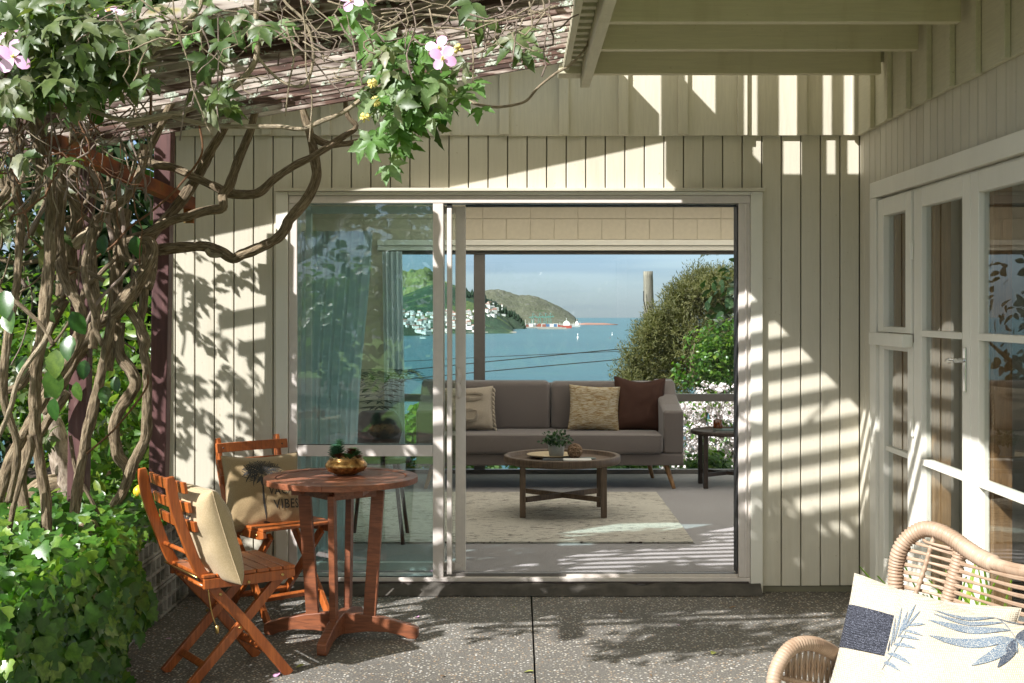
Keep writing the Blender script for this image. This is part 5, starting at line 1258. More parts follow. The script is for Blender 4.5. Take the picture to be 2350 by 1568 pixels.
for i, (x, y, z, rx, rz, n, mt, lb) in enumerate(((-4.6, 9.6, 1.2, 1.2, 1.2, 3400, 'darkleaf', 'dark evergreen shrub behind the lemon bush, left one'), (-3.3, 10.6, 1.6, 1.1, 1.3, 3400, 'darkleaf', 'dark evergreen shrub behind the lemon bush, near the house wall'), (-2.6, 9.4, .5, .6, .6, 1500, 'lemonleaf', 'low bright shrub at the foot of the side wall'), (-4.2, 7.4, .6, .9, .8, 2200, 'lemonleaf', 'bright green shrub low at the left edge'), (-6, 11.5, 3.2, 2.0, 2.2, 4200, 'darkleaf', 'tall dark tree at the far left of the garden'), (-3.7, 12.8, 3.0, 1.7, 2.0, 3600, 'darkleaf', 'tall dark tree beside the house corner'), (-5.2, 13.5, 1.2, 2.0, 1.6, 3600, 'darkleaf', 'wide dark shrub closing the view at the far left'), (-2.9, 14.5, 1.0, 1.4, 1.5, 3000, 'darkleaf', 'dark round shrub behind the lemon bush'), (-5.3, 8.8, 3.3, 1.2, 1.2, 2600, 'darkleaf', 'dark tree crown high at the left edge'))):
    shrub('garden_shrub' if z < 2.5 else 'garden_tree', lb, 'shrub' if z < 2.5 else 'tree', (x, y, 0), (x, y, z), (rx, rx * .8, rz), n, .12 if mt == 'lemonleaf' else .14, OVAL if i % 2 else LANCE, mt, 22, 3, .06)
# --- garden behind the camera, seen in the glass
for i in range(11):
    x = -9 + i * 1.9; y = -9.5 + 1.2 * math.sin(i * 2.1); big = i % 3 == 1
    shrub('garden_tree' if big else 'garden_shrub', ('tall green tree' if big else 'bushy green shrub') + ' of the garden hedge line across the lawn', 'tree' if big else 'shrub', (x, y, 0), (x, y, 2.4 if big else 1.2), (1.5, 1.2, 2.0 if big else 1.2), 1500, .2, OVAL, ('clem_br', 'darkleaf', 'ivy')[i % 3], 20, 2, .1, group='hedge line across the lawn')

# --- low block wall with ivy
bwall = thing('breeze_block_wall', 'low weathered pierced block wall under the ivy', 'wall', (-1.78, 5.7, 0))
bx = -1.72
def pierced(y0, z0):
    """a block with round openings, as bars round four holes"""
    q = MB(); w, h = .236, .155
    n = 3; cw = w / n
    q.box(bx - .09, bx, y0, y0 + w, z0, z0 + .014); q.box(bx - .09, bx, y0, y0 + w, z0 + h - .014, z0 + h); q.box(bx - .09, bx, y0, y0 + w, z0 + h / 2 - .008, z0 + h / 2 + .008)
    for k in range(n + 1): q.box(bx - .0885, bx - .0015, y0 + k * cw - (0 if k == 0 else .008), y0 + k * cw + (0 if k == n else .008), z0 + .0142, z0 + h - .0142)
    q.box(bx - .089, bx - .03, y0 + .001, y0 + w - .001, z0 + .001, z0 + h - .001)
    return q
for r in range(3):
    for c in range(13): pierced(3.85 + c * .24 - (.12 if r % 2 else 0), .006 + r * .16).build('block', 'block', bwall, bev=.003)
q = MB(); q.grid(lambda u, v: (-4.5 + 2.69 * u, 3.0 + 4.2 * v, .40 + .04 * noise.noise(Vector((u * 9, v * 12, 0)))), 30, 40); q.build('planter_bed', 'soil', kind='structure', fixn=False)
ivy = thing('ivy', 'mass of green ivy tumbling over the low block wall', 'ivy', (-1.9, 5.0, .4))
def ivy_pt():
    while True:
        f = rng.random()
        if f < .52:      # front drape
            y = rng.uniform(3.9, 5.75); z = rng.uniform(.0, .62); bulge = .16 + .07 * noise.noise(Vector((y * 2.3, z * 3, 1))) + .05 * math.sin(z * 5)
            edge = 5.45 + .12 * noise.noise(Vector((z * 5, 0, 4))) - .18 * (z < .2)
            if y > edge: continue
            x = bx + bulge * min(1, (edge - y + .12) * 3); n = Vector((1, -.55, .25)); p = Vector((x, y, z))
        else:
            y = rng.uniform(3.9, 6.5); x = rng.uniform(-3.0, bx + .14); z = .55 + .14 * noise.noise(Vector((x * 2, y * 2, 3))) + .10 * math.exp(-((x + 1.95) / .3) ** 2) - (.12 if y > 6 else 0); n = Vector((.1, -.7, .9)); p = Vector((x, y, z))
            if x > bx + .02 and y > 5.6: continue
        return p, n
L = []
for i in range(9500):
    p, n = ivy_pt(); k = rng.uniform(-.10, .015); p = p + n.normalized() * k; L.append(orient(n + rv(.45), Vector((.3, -.3, -1)) + rv(.55), rng.uniform(.035, .062), p))
stuff_leaves('foliage', IVY, 'ivy', L, ivy)
cnt = 0
while cnt < 290:
    p, n = ivy_pt()
    px = 1190 + 3000 * p.x / p.y; py = 708 - 3000 * (p.z - EYE) / p.y
    if not (-20 < px < 330 and 1150 < py < 1590): continue
    leaf_obj('ivy', ivy, n + rv(.35), Vector((.3, -.2, -1)) + rv(.5), rng.uniform(.05, .085), p + n.normalized() * rng.uniform(.01, .04)); cnt += 1
for k in range(5): q = MB(); y = 5.45 - k * .13; q.tube([(bx + .03, y, 0), (bx + .06 + .03 * math.sin(k), y - .03, .2), (bx + .05, y + .05, .4), (bx - .1, y + .1, .6)], [.03, .026, .022, .018], 10, .015, ridge=.25); q.build('stem', 'bark', ivy)

# --- the climbing vine
vine = thing('climbing_vine', 'old clematis vine with shaggy twisted stems over the pergola', 'vine', (-2.1, 5.4, .4))
def stem(pts, r, mat='bark', Y=5.8, n=18, step=.011, ridge=.36, name='vine_stem', tw=5.0, nr=7):
    P = [D(p[0], p[1], p[2] if len(p) > 2 else Y) for p in pts]
    s = Y / 3000.0
    rad = [x * s for x in r] if isinstance(r, (list, tuple)) else r * s
    P = [p + Vector((0, noise.noise(p * 1.5) * .12, 0)) for p in P]
    q = MB(); q.tube(P, rad, n, step, ridge=ridge, nr=nr, tw=tw, wob=.12); return q.build(name, mat, vine, fixn=False)
stem([(85, 180), (90, 240), (110, 392), (110, 492), (110, 592), (107, 691), (104, 783), (92, 833), (82, 933), (77, 1008), (85, 1083), (97, 1158), (100, 1230)], 11.5, Y=5.2)
stem([(150, 330), (140, 417), (130, 492), (127, 567), (140, 629), (162, 667), (195, 724), (185, 780), (150, 840), (112, 896), (60, 980), (20, 1060), (0, 1150)], 11, Y=5.35)
stem([(-20, 480), (20, 430), (27, 392), (50, 330), (35, 250), (20, 200)], 8, Y=5.1)
stem([(552, 165), (567, 217), (582, 250), (577, 287), (571, 311), (547, 368), (527, 426), (512, 450), (514, 478), (490, 482), (467, 486), (430, 497), (392, 506), (340, 535), (316, 545), (271, 560), (215, 566), (175, 570), (150, 600), (140, 680)], [7, 8, 9, 9, 9, 9.5, 10, 10, 11], Y=6.1)
stem([(300, 352), (350, 375), (392, 383), (442, 406), (492, 428), (532, 446), (592, 446), (629, 416), (674, 383), (724, 356), (783, 313), (812, 295), (815, 285), (795, 262), (790, 230)], [8, 8, 8.5, 8.5, 8, 7.5, 6, 5], Y=6.2)
stem([(700, 180), (704, 207), (696, 250), (714, 312), (726, 368), (728, 413), (709, 461), (672, 505), (662, 525), (640, 550), (592, 573), (560, 584), (538, 594), (512, 578), (480, 568), (454, 566), (420, 568), (392, 571), (368, 575)], [7, 8, 9, 9.5, 10, 10, 10, 10.5, 10.5, 11], 'bark', Y=6.35, ridge=.34)
stem([(540, 594), (532, 600), (543, 594)], 8, 'bark', Y=6.35); stem([(480, 572), (490, 585), (512, 586), (520, 583)], [7, 7, 6, 4], 'tanbark', Y=6.34)
stem([(714, 312), (745, 330), (770, 332), (812, 325), (838, 312), (842, 300)], [7, 7, 6, 5, 3], Y=6.35)
stem([(290, 290), (330, 280), (392, 262), (454, 237), (512, 207), (547, 180), (577, 140), (584, 100), (579, 62), (582, 25), (585, -20)], 6, 'tanbark', Y=4.15, ridge=.15)
stem([(90, 200), (150, 232), (200, 250), (275, 275), (325, 272), (392, 257), (420, 262)], 5.2, 'tanbark', Y=4.1, ridge=.14)
stem([(390, 265), (417, 272), (492, 285), (592, 287), (640, 288), (692, 295), (742, 277), (784, 262), (833, 230), (866, 205), (880, 190)], 5, 'tanbark', Y=4.12, ridge=.16)
stem([(556, 20), (562, 55), (572, 100), (597, 140), (641, 182), (686, 197), (706, 180), (716, 130), (711, 82), (692, 40), (656, 7), (640, -20)], 3.4, 'tanbark', Y=4.05, ridge=.1, n=8)
stem([(340, 130), (392, 70), (424, 45), (454, 20), (462, -10)], 5.5, 'tanbark', Y=4.1, ridge=.15); stem([(300, 150), (340, 120), (392, 97), (430, 82), (467, 72), (500, 50)], 5, 'tanbark', Y=4.1, ridge=.15)
stem([(100, 950), (150, 860), (190, 790), (220, 749), (250, 728), (275, 711), (316, 654), (341, 612), (352, 580), (343, 556), (320, 550)], [13, 13, 12, 12, 12, 13, 14, 15, 14, 12, 9], Y=5.85)
stem([(355, 590), (352, 640), (345, 665)], 9, Y=5.95)
stem([(295, 704), (325, 741), (342, 783), (337, 808), (345, 858), (344, 933), (339, 1000), (312, 1058), (287, 1120), (260, 1168), (245, 1230)], [9, 10, 10, 9.5, 10.5, 11, 10, 10, 9], Y=5.9)
stem([(330, 560), (335, 640), (335, 700), (328, 745), (338, 800)], 9, Y=6.0)
stem([(282, 740), (280, 783), (286, 821), (308, 850), (320, 880), (308, 905), (284, 938), (270, 980), (273, 1020), (278, 1046), (297, 1071), (300, 1100)], [10, 10, 11, 12, 12, 11, 10.5, 11, 12, 11], Y=6.0, ridge=.36)
stem([(330, 330), (316, 400), (282, 454), (250, 474), (225, 497), (212, 512), (205, 579), (212, 642), (222, 691), (222, 749), (215, 800)], [7.5, 8, 8, 8, 8, 8.5, 9, 9, 9], Y=5.5)
stem([(430, 185), (410, 210), (392, 240), (355, 312), (335, 350), (325, 375), (318, 400)], 7, Y=5.6)
stem([(262, 730), (250, 783), (230, 871), (207, 958), (195, 1000), (188, 1040), (180, 1096), (172, 1168), (168, 1230)], [9, 9, 10, 11, 10, 10, 10.5], Y=5.55)
stem([(30, 200), (32, 300), (32, 392), (37, 454), (47, 487), (42, 567), (37, 666), (27, 754), (20, 833), (15, 908), (25, 970), (35, 1020), (25, 1083), (5, 1158)], [9, 9, 9, 8, 8, 8, 7.5], Y=5.0)
stem([(47, 487), (66, 470), (82, 442), (88, 392), (80, 330), (60, 250)], 7, Y=5.0)
stem([(120, 740), (104, 783), (62, 846), (45, 883), (30, 933), (0, 996), (-20, 1030)], 5, 'tanbark', Y=4.9)
stem([(65, 1000), (65, 1033), (40, 1096), (20, 1158), (10, 1230)], 6, Y=5.1)
stem([(0, 640), (0, 666), (50, 704), (95, 746), (125, 790)], 4.5, 'bark', Y=4.9)
stem([(150, 632), (250, 567), (292, 522), (340, 488), (392, 444), (432, 401), (459, 366), (467, 336), (460, 290)], 2.6, 'runner', Y=5.6, ridge=.05, n=8)
stem([(195, 1043), (262, 983), (332, 896), (340, 860)], 2.4, 'runner', Y=5.5, ridge=.05, n=8)
stem([(330, 600), (350, 545), (380, 505), (402, 481), (429, 446), (454, 406), (492, 338), (512, 306), (535, 255), (545, 215)], [10, 10.5, 11, 11, 10.5, 10, 9, 8, 7], Y=6.3)
stem([(285, 480), (275, 540), (275, 592), (272, 666), (268, 741), (255, 800), (250, 850)], 12, Y=6.0)
stem([(210, 400), (240, 450), (265, 500), (278, 560), (270, 600)], 11, Y=5.9); stem([(185, 300), (170, 370), (165, 440), (175, 500), (160, 560), (155, 640)], 12, Y=5.7)
stem([(165, 565), (185, 545), (205, 530)], 11, 'tanbark', Y=5.65)
stem([(10, 900), (50, 880), (80, 820), (105, 760), (150, 690)], 8, Y=5.9); stem([(60, 1180), (50, 1100), (60, 1020), (75, 940), (95, 870)], 10, Y=5.6)
stem([(230, 1190), (200, 1130), (175, 1080), (160, 1000)], 4, 'bark', Y=5.7); stem([(150, 900), (110, 960), (70, 1030), (30, 1090)], 9, Y=5.7)
stem([(1014, 175), (1025, 190), (1049, 210), (1081, 234), (1112, 243), (1147, 246), (1203, 235), (1235, 202), (1275, 170), (1305, 152), (1328, 130), (1347, 105), (1354, 80), (1357, 37)], [4, 3.6, 3.4, 3.2, 3.2, 3, 3, 2.6, 2.4], 'tanbark', Y=5.6, ridge=.1, n=8)
stem([(783, 45), (880, 60), (960, 30), (1060, 40), (1110, 45), (1190, 35), (1280, 10)], 3, 'tanbark', Y=4.1, ridge=.1, n=8)
for g in (((1069, 60), (1084, 106), (1086, 150), (1085, 190), (1092, 192)), ((1108, 45), (1114, 100), (1115, 122)), ((1186, 40), (1182, 90), (1176, 138)), ((1262, -10), (1258, 45), (1248, 120), (1253, 150), (1243, 175)), ((401, -10), (401, 30), (412, 87), (430, 150), (432, 190), (450, 240), (465, 285), (477, 305)), ((689, -5), (699, 62), (702, 162), (716, 225), (711, 327)), ((500, 30), (497, 130), (492, 190), (490, 250), (497, 300)), ((520, 80), (505, 150), (497, 220)), ((430, 200), (418, 240), (405, 320)), ((140, 170), (141, 200), (143, 250), (165, 290)), ((118, 230), (123, 270), (118, 340), (112, 360)), ((655, 60), (672, 130), (662, 180), (652, 265)), ((620, 60), (700, 120), (760, 190), (800, 230)), ((560, 10), (640, 60), (690, 110), (720, 140)), ((833, -10), (860, 40), (850, 90), (875, 150)), ((940, 0), (955, 60), (935, 130), (950, 190)), ((800, 60), (815, 110), (822, 160), (835, 200)), ((880, 100), (905, 160), (900, 230), (915, 300)), ((985, 20), (1000, 80), (1020, 110)), ((1150, -5), (1165, 50), (1150, 75)), ((1215, 0), (1222, 60), (1205, 78), (1190, 70)), ((460, 60), (480, 120), (450, 170), (430, 240)), ((310, 60), (330, 100), (295, 150), (300, 210))):
    stem(g, 2.0, ('twig', 'tanbark')[int(g[0][0]) % 2], Y=4.0 + rng.uniform(-.15, .15), ridge=0, n=6, step=.03, name='twig')
for k in range(190):
    x0 = rng.uniform(150, 1290); y0 = rng.uniform(-10, 190 - (x0 > 900) * 110); a = rng.uniform(-2.6, .6); ln = rng.uniform(60, 190); pts = [(x0, y0)]
    for j in range(4): a += rng.normal(0, .5); x0 += ln / 4 * math.cos(a) * .9; y0 -= ln / 4 * math.sin(a) * .6; pts.append((x0, min(y0, 300 - .15 * x0)))
    stem(pts, rng.uniform(1.0, 2.3), ('twig', 'tanbark')[k % 2], Y=rng.uniform(3.75, 4.2) if k % 4 else 4.9, ridge=0, n=5, step=.04, name='twig')
for k in range(40):      # tangle deep in the left mass
    x0 = rng.uniform(-20, 330); y0 = rng.uniform(260, 640); a = rng.uniform(.9, 2.2); pts = [(x0, y0)]
    for j in range(4): a += rng.normal(0, .4); x0 += 45 * math.cos(a); y0 -= 55 * math.sin(a) * (-1); pts.append((min(x0, 330), y0))
    stem(pts, rng.uniform(1.2, 6.5), ('bark', 'twig', 'bark')[k % 3], Y=rng.uniform(5.0, 6.3), ridge=.2, n=8, step=.03)
for k in range(110):
    x0 = rng.uniform(-10, 360); y0 = rng.uniform(150, 420); a = rng.uniform(-2.4, -.7); ln = rng.uniform(70, 220); pts = [(x0, y0)]
    for j in range(5): a += rng.normal(0, .45); x0 += ln / 5 * math.cos(a) * .9; y0 -= ln / 5 * math.sin(a); pts.append((min(x0, 345), y0))
    stem(pts, rng.uniform(.9, 2.6), ('twig', 'tanbark', 'runner')[k % 3], Y=rng.uniform(4.3, 5.2), ridge=0, n=5, step=.04, name='twig')
# leaves as separate parts
nl = 0
def cl_at(px, py, Y, n, spread, proto='clem', s=(.075, .105)):
    global nl
    for i in range(n):
        Y_ = 3.98 + (Y - 4.6) * .22; p = D(px + rng.normal(0, spread), py + rng.normal(0, spread * .8), Y_ + rng.normal(0, .09)); leaf_obj(proto, vine, Vector((-.25, -.75, .55)) + rv(.33), Vector((.25, -.1, -1)) + rv(.6), rng.uniform(*s) * .86, p); nl += 1
for (px, py, Y, n, sp, pr) in ((40, 40, 4.3, 10, 40, 'clem'), (110, 90, 4.4, 14, 45, 'clem'), (190, 60, 4.5, 14, 45, 'clem'), (240, 110, 4.6, 14, 45, 'clem'), (60, 170, 4.5, 12, 35, 'clem'), (130, 160, 4.6, 10, 40, 'clem'), (210, 150, 4.6, 9, 30, 'clem'), (290, 170, 4.7, 6, 25, 'clem'), (300, 60, 4.6, 7, 35, 'clem'),
        (20, 220, 4.6, 8, 25, 'clem'), (120, 190, 4.5, 5, 20, 'clem_br'), (60, 345, 4.5, 2, 10, 'clem'), (130, 380, 4.6, 2, 8, 'clem'), (470, 25, 4.8, 4, 25, 'clem'), (515, 22, 4.8, 3, 18, 'clem'), (500, 100, 4.8, 5, 20, 'clem'), (455, 90, 4.8, 3, 14, 'clem_br'), (600, 45, 4.8, 5, 20, 'clem'), (640, 50, 4.8, 3, 14, 'clem_br'), (490, 220, 4.9, 6, 16, 'clem'), (520, 235, 4.9, 3, 14, 'clem'), (510, 140, 4.9, 3, 12, 'clem'),
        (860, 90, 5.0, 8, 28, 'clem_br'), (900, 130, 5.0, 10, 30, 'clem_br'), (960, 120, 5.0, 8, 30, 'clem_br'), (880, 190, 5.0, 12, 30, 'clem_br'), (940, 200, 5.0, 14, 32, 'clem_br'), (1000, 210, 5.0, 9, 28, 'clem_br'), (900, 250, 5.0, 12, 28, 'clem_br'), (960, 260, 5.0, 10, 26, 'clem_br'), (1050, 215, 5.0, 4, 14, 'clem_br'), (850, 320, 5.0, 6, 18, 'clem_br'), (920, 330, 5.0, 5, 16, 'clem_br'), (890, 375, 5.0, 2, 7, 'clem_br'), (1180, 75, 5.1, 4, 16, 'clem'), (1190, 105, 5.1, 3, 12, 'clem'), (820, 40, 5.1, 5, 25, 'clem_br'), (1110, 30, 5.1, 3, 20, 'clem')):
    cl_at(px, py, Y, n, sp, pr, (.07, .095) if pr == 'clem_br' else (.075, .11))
for (px, py, s_, Y) in ((60, 30, .16, 4.0), (40, 60, .16, 4.1), (120, 30, .13, 4.2), (130, 835, .11, 4.9), (120, 880, .12, 4.9), (165, 745, .10, 5.0), (162, 800, .10, 4.9), (10, 700, .11, 4.7), (20, 740, .10, 4.7), (140, 900, .09, 5.0), (125, 940, .09, 4.9), (310, 570, .10, 5.4), (240, 565, .09, 5.5), (195, 850, .08, 5.2), (240, 910, .08, 5.3), (265, 885, .07, 5.4), (240, 40, .12, 4.3), (190, 240, .12, 4.7), (215, 260, .12, 4.8), (1030, 260, .07, 5.0), (1010, 285, .07, 5.0), (950, 275, .07, 5.1), (90, 15, .13, 4.3), (30, 110, .11, 4.3), (5, 80, .1, 4.3), (60, 840, .08, 5.0), (175, 900, .08, 5.2)):
    leaf_obj('oval', vine, Vector((-.2, -.9, .35)) + rv(.2), Vector((.1, 0, -1)) + rv(.25), s_, D(px, py - s_ * 300, Y)); nl += 1
# canopy mass lying on the pergola and up the left side
L = []
for i in range(5200):
    x = rng.uniform(-2.5, .1); y = rng.uniform(4.25, 6.1); dens = noise.noise(Vector((x * 1.6, y * 1.6, 5)))
    lim = .10 + abs(x + 1.3) * .16 + .10 - (.42 if y < 4.8 else 0)
    if dens < lim: continue
    z = sz(x) + .12 + abs(rng.normal(0, .10)); L.append(orient(Vector((-.2, -.4, .9)) + rv(.4), rv(), rng.uniform(.07, .11), (x, y, z)))
for i in range(260):
    x = rng.uniform(-2.8, -1.95); y = rng.uniform(4.2, 6.0); z = rng.uniform(1.75, 2.7)
    if noise.noise(Vector((x * 1.5, y * 1.5, z * 1.5))) < -.02: continue
    L.append(orient(Vector((-.2, -.5, .8)) + rv(.4), Vector((0, 0, -1)) + rv(.6), rng.uniform(.06, .1), (x, y, z)))
for i in range(900):
    x = rng.uniform(-2.75, -2.0); y = rng.uniform(5.6, 6.5); z = rng.uniform(.9, 2.6)
    if noise.noise(Vector((x * 3.4, y * 3.4, z * 3.4 + 7))) < .08: continue
    L.append(orient(Vector((-.5, -.5, .6)) + rv(.4), Vector((0, 0, -1)) + rv(.6), rng.uniform(.05, .085), (x, y, z)))
stuff_leaves('foliage', CLEM, 'clem', L, vine)
L = []
for (px, py, Y, n, sp) in ((40, 40, 4.5, 60, 50), (120, 60, 4.7, 60, 50), (210, 80, 4.8, 60, 50), (290, 60, 4.9, 30, 40), (90, 150, 4.8, 50, 45), (190, 160, 4.9, 45, 45), (270, 150, 4.9, 30, 40), (20, 200, 4.7, 40, 35), (120, 215, 4.9, 25, 40), (350, 30, 4.9, 14, 35), (930, 120, 5.1, 30, 45), (900, 210, 5.1, 40, 45), (970, 200, 5.1, 40, 40), (930, 260, 5.1, 24, 35)):
    for i in range(int(n * .6)):
        p = D(px + rng.normal(0, sp), py + rng.normal(0, sp * .7), 4.0 + (Y - 4.7) * .25 + rng.normal(0, .1)); L.append(orient(Vector((-.25, -.75, .55)) + rv(.5), Vector((.25, -.1, -1)) + rv(.8), rng.uniform(.04, .08), p))
stuff_leaves('foliage', CLEM, 'clem', L, vine)
# flowers
PETAL = flat_leaf([(.0, 0), (.2, .2), (.36, .5), (.36, .75), (.2, .95), (0, 1)], .15, -.22)
pm1 = np_mesh('petal', PETAL, [orient((0, 0, 1), (0, 1, 0), 1, (0, 0, 0))]); pm1.materials.append(M['petal']); pm2 = pm1.copy(); pm2.materials.clear(); pm2.materials.append(M['petal2'])
for (px, py, Y, s_, nx, nz, mt) in ((1008, 112, 3.85, .042, -.15, .35, 0), (1016, 134, 3.8, .040, .1, -.1, 1), (30, 100, 3.9, .05, .2, .3, 0), (32, 132, 3.85, .055, .1, .0, 1), (6, 103, 3.9, .045, -.2, .2, 0), (249, 28, 4.1, .05, .0, 1.4, 0), (805, 2, 3.9, .04, .1, .3, 0), (934, 152, 4.0, .024, .3, -.4, 0)):
    n = Vector((nx, -1, nz)).normalized(); c = D(px, py, Y); fl = bpy.data.objects.new('flower', None); COL.objects.link(fl); fl.parent = vine; fl.location = c - W[vine]; W[fl] = c; fl.empty_display_size = .05
    u = n.orthogonal().normalized(); w_ = n.cross(u)
    for k in range(4):
        a = k * math.pi / 2 + .4 + rng.normal(0, .12); g = u * math.cos(a) + w_ * math.sin(a); A = orient(n + g * -.25, g + n * .15, s_ * rng.uniform(.92, 1.05), (0, 0, 0))
        pe = bpy.data.objects.new('petal', (pm1, pm2)[(mt + k) % 2]); COL.objects.link(pe); pe.parent = fl; pe.matrix_local = Matrix([list(A[0]), list(A[1]), list(A[2]), [0, 0, 0, 1]])
    q = MB()
    for k in range(14): d = (n + rv(.35)).normalized(); q.tube([c, c + d * s_ * .28], [.0012, .0018], 5, .02)
    o = q.build('stamens', 'stamen', vine); o.parent = fl; o.location = -c
for (px, py) in ((855, 192), (862, 233), (838, 270), (1052, 113)):
    q = MB(); c = D(px, py, 3.9)
    for k in range(26): d = (rv() + Vector((0, 0, .3))).normalized(); q.tube([c, c + d * .016], [.002, .003], 5, .02)
    q.build('seed_head', 'stamen', vine)
# ================================================================ far shore
def hz_on(px, py, d): return D(px, py, d)
hw = bpy.data.meshes.new('house')
def house_mesh(i):
    q = MB(); w, d, h = 9 + i % 3 * 3, 8, 4.5 + i % 2 * 2
    q.box(-w / 2, w / 2, -d / 2, d / 2, -3, h); me = q.mesh('house'); me.materials.append(M['housewall']); me.materials.append(M['houseroof'] if i % 2 else M['greyroof'])
    import bmesh
    bm = bmesh.new(); bm.from_mesh(me); a = [bm.verts.new(p) for p in ((-w / 2 - .5, -d / 2 - .5, h), (w / 2 + .5, -d / 2 - .5, h), (w / 2 + .5, d / 2 + .5, h), (-w / 2 - .5, d / 2 + .5, h), (-w / 2, 0, h + 2.6), (w / 2, 0, h + 2.6))]
    for f in ((0, 1, 5, 4), (2, 3, 4, 5), (0, 4, 3), (1, 2, 5)): bm.faces.new([a[k] for k in f]).material_index = 1
    bm.to_mesh(me); bm.free(); return me
HM = [house_mesh(i) for i in range(4)]
dg = bpy.context.evaluated_depsgraph_get(); bpy.context.view_layer.update()
hills = [o for o in bpy.data.objects if o.name.split('.')[0] == 'hills']
def hit(px, py):
    d = (D(px, py, 10) - Vector((0, 0, EYE))).normalized(); best = None
    for o in hills:
        ok, loc, nn, _ = o.ray_cast(Vector((0, 0, EYE)), d)
        if ok and (best is None or loc.y < best.y): best = loc
    return best
def town(n, x0, x1, y0, y1, label, group):
    k = 0
    for i in range(n * 3):
        if k >= n: break
        px = rng.uniform(x0, x1); py = rng.uniform(y0, y1); p = hit(px, py)
        if p is None: continue
        o = bpy.data.objects.new('house', HM[rng.integers(4)]); COL.objects.link(o); o.location = p; o.rotation_euler = (0, 0, rng.uniform(-.9, .9)); s = rng.uniform(.8, 1.5); o.scale = (s, s, s); tagobj(o, label, 'house', group); k += 1
town(110, 905, 1112, 716, 752, 'pale house on the wooded hillside across the bay, left of the window post', 'houses on the hillside across the bay')
town(26, 1113, 1160, 700, 728, 'small pale house below the pines on the nearer headland', 'houses below the pines')
town(30, 950, 1112, 752, 768, 'white building along the far waterfront', 'white waterfront buildings')
for k in range(90):      # pines along the ridges
    px = rng.uniform(1060, 1205); p = hit(px, float(np.interp(px, [1060, 1098, 1113, 1138, 1150, 1192, 1205], [668, 677, 685, 695, 708, 728, 745])) + rng.uniform(1.5, 14))
    if p is None: continue
    h = rng.uniform(12, 24); q = MB(); q.lathe([(.0001, -3), (h * .24, h * .1), (h * .2, h * .35), (h * .12, h * .7), (.0001, h)], p, 7, False)
    if k == 0: pine0 = q.v and None
    o = q.build('pine_tree', 'forest', label='dark pine on the nearer headland ridge', cat='tree', group='pines on the headland ridge')
# port
def P2(px, d, z=0): return Vector(((px - 1190) / 3000 * d, d, SEA + z))
colors = [plain('container_' + n, c, .6) for n, c in (('rust', (.25, .08, .05)), ('blue', (.06, .13, .25)), ('white', (.6, .6, .58)), ('grey', (.2, .22, .22)))]
for k in range(60):
    d = 5150 + rng.uniform(-80, 120); p = P2(rng.uniform(1180, 1286), d, 5); q = MB(); h = rng.uniform(4, 13); q.box(p.x, p.x + rng.uniform(8, 20), p.y, p.y + 8, p.z, p.z + h)
    o = q.build('container_stack', colors[k % 4], label='stack of shipping containers on the port quay', cat='containers', group='container stacks on the quay')
for k in range(12):
    p = P2(1125 + k * 6.5, 5120, 5); q = MB(); q.box(p.x, p.x + 9, p.y, p.y + 10, p.z, p.z + rng.uniform(4, 7)); q.build('warehouse', 'housewall', label='low white shed along the port road', cat='shed', group='white sheds along the port road')
for k, px in enumerate((1222, 1238, 1251, 1262)):
    cr = thing('port_crane', ['green harbour crane furthest left on the quay', 'second green harbour crane from the left', 'third green harbour crane with a tall mast', 'green harbour crane nearest the red ship'][k], 'crane', tuple(P2(px, 5180, 5))); p = P2(px, 5180, 5)
    q = MB()
    for a in (-6, 6): q.bar(p + Vector((a, 0, 0)), p + Vector((a * .6, 0, 34)), 1.6, 1.6, (0, 1, 0))
    q.bar(p + Vector((-6, 0, 18)), p + Vector((6, 0, 18)), 1.6, 1.6); q.build('portal', 'crane', cr)
    q = MB(); q.bar(p + Vector((-14, 0, 36)), p + Vector((16, 0, 39)), 2, 2.5); q.bar(p + Vector((0, 0, 34)), p + Vector((2, 0, 54)), 1.6, 1.6, (0, 1, 0)); q.bar(p + Vector((2, 0, 54)), p + Vector((16, 0, 39)), .8, .8); q.build('boom', 'crane', cr)
def ship(px0, px1, d, hullmat, label, hh=11, sh=22):
    s = thing('ship', label, 'ship', tuple(P2((px0 + px1) / 2, d))); a = P2(px0, d); b_ = P2(px1, d); L = (b_ - a).length
    q = MB(); q.prism([(0, -1), (L, -1), (L * 1.0, hh * .75), (L * .9, hh * .8), (L * .2, hh * .8), (0, hh * 1.2)], lambda x, z, t: (a.x + x, a.y + t, SEA + z), -9, 9); q.build('hull', hullmat, s)
    q = MB(); x0 = a.x + L * .42
    for i, (w, h) in enumerate(((.46, .55), (.4, .72), (.3, .86), (.18, 1.0))): q.box(a.x + L * (.62 - w / 2), a.x + L * (.62 + w / 2), a.y - 8 + i, a.y + 8 - i, SEA + hh * .8 + (0 if i == 0 else sh * (0, .55, .72, .86)[i] * .7), SEA + hh * .8 + sh * h * .7)
    q.build('superstructure', 'shipwhite', s)
    q = MB(); q.bar((a.x + L * .62, a.y, SEA + hh + sh * .5), (a.x + L * .62, a.y, SEA + hh + sh), 1, 1, (0, 1, 0)); q.bar((a.x + L * .15, a.y, SEA + hh * .8), (a.x + L * .15, a.y, SEA + hh + 10), .8, .8, (0, 1, 0)); q.build('mast', 'shipwhite', s)
ship(1280, 1312, 5060, 'shipred', 'large red hulled ship with white superstructure moored at the port', 13, 26)
ship(1313, 1330, 5400, 'greyroof', 'smaller grey and white ship moored beyond the red one', 9, 24)
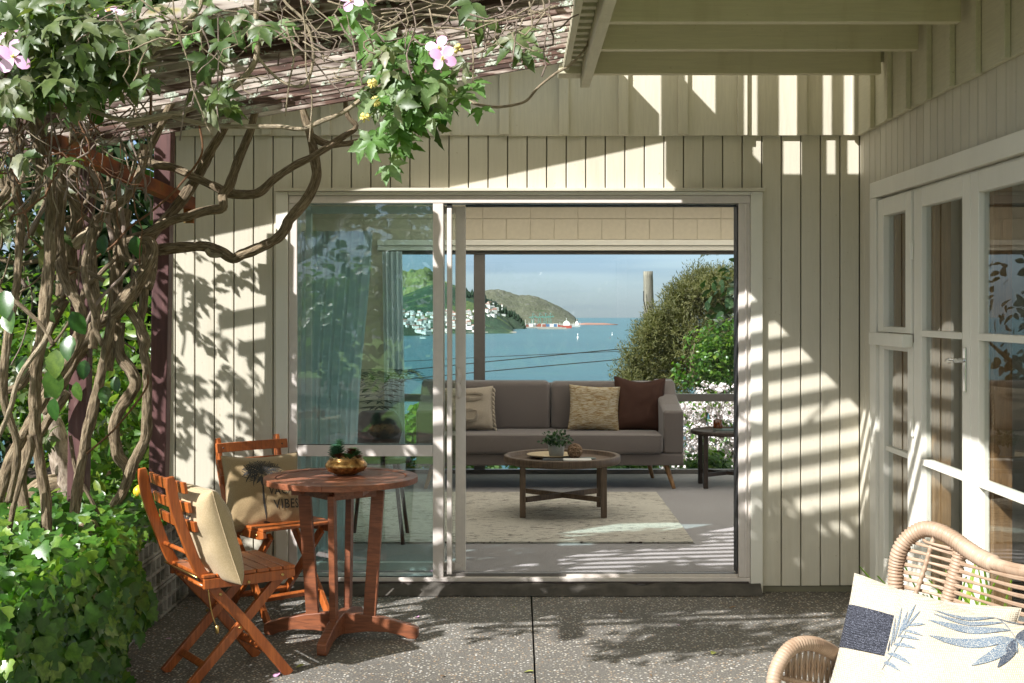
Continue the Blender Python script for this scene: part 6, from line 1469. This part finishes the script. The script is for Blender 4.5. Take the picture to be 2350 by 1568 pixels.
for k in range(9):
    p = P2((1103 + k * 6.5, 1140, 1168, 1174, 1200, 1206, 1214, 1222, 1331)[k] if k else 1145, 5080, 5); q = MB(); q.bar(p, p + Vector((0, 0, 28 if k % 2 else 20)), .9, .9, (0, 1, 0)); q.build('light_mast', 'shipwhite', label='thin white light mast standing on the port quay', cat='mast', group='light masts on the quay')
def buoy(px, py, d, h, mat, label):
    p = Vector(((px - 1190) / 3000 * d, d, SEA)); t = thing('channel_beacon', label, 'beacon', tuple(p)); q = MB(); q.lathe([(.0001, -1), (h * .12, -1), (h * .12, h * .55), (.0001, h * .56)], p, 10); q.build('pile', mat, t)
    q = MB(); q.lathe([(.0001, h * .57), (h * .07, h * .57), (h * .07, h), (.0001, h + .2)], p, 10); q.build('lamp_box', mat, t)
dB = (EYE - SEA) / ((780 - 708) / 3000); buoy(1326, 780, dB, 15, 'shipwhite', 'white channel beacon on the water left of the pole')
dC = (EYE - SEA) / ((771 - 708) / 3000); buoy(1405, 771, dC, 10, 'shipwhite', 'small white channel beacon nearest the timber pole')
dR = (EYE - SEA) / ((777 - 708) / 3000); buoy(1400, 777, dR, 4, 'shipred', 'tiny red buoy on the water near the timber pole')
dS = (EYE - SEA) / ((777 - 708) / 3000)
sb = thing('sailing_boat', 'white moored yacht with bare mast seen through the fixed pane', 'boat', tuple(P2(970, dS)))
p = P2(970, dS); q = MB(); q.prism([(-7, 0), (7, 0), (8, 2.2), (-8, 2.2)], lambda x, z, t: (p.x + x, p.y + t, SEA + z), -1.5, 1.5); q.build('hull', 'shipwhite', sb)
q = MB(); q.bar((p.x, p.y, SEA + 2), (p.x + .3, p.y, SEA + 21), .45, .45, (0, 1, 0)); q.bar((p.x, p.y, SEA + 20), (p.x - 7, p.y, SEA + 3), .25, .25, (0, 1, 0)); q.build('mast', 'shipwhite', sb)

# a few fallen leaves and petals on the patio
fl_me = [np_mesh('fallen_leaf', t_, [orient((0, 0, 1), (0, 1, 0), 1, (0, 0, 0))]) for t_ in (LANCE, OVAL)]
M['deadleaf'] = plain('dry_brown_leaf', (.22, .13, .06), .8, 0, 40, .3); M['yleaf'] = plain('yellowing_leaf', (.30, .32, .07), .6, 0, 40, .2)
for i, me_ in enumerate(fl_me): me_.materials.append(M[('deadleaf', 'yleaf')[i]])
pet_ = pm1.copy()
for k, (px, py) in enumerate(((640, 1548), (1010, 1556), (700, 1530), (430, 1400), (480, 1420), (560, 1500), (1180, 1398), (1420, 1405), (1560, 1440), (1690, 1395), (1225, 1545), (820, 1395), (960, 1420), (1490, 1550), (1640, 1500), (330, 1545), (395, 1470), (1350, 1480))):
    Yg = EYE * 3000 / (py - 708); o = bpy.data.objects.new('fallen_leaf' if k % 4 else 'fallen_petal', pet_ if k % 4 == 0 else fl_me[k % 2]); COL.objects.link(o); s_ = rng.uniform(.022, .045)
    o.location = ((px - 1190) / 3000 * Yg, Yg, .008); o.rotation_euler = (rng.normal(0, .15), rng.normal(0, .2), rng.uniform(0, 6.28)); o.scale = (s_, s_, s_)
    tagobj(o, ('pink petal dropped on the patio paving', 'small dry brown leaf fallen on the patio paving' , 'small dry brown leaf fallen on the patio paving', 'small dry brown leaf fallen on the patio paving')[k % 4] if k % 4 != 2 else 'small yellowing leaf fallen on the patio paving', 'petal' if k % 4 == 0 else 'leaf', 'fallen leaves and petals on the patio')
    if k % 4 == 2: o.data = fl_me[1]
    elif k % 4: o.data = fl_me[0]
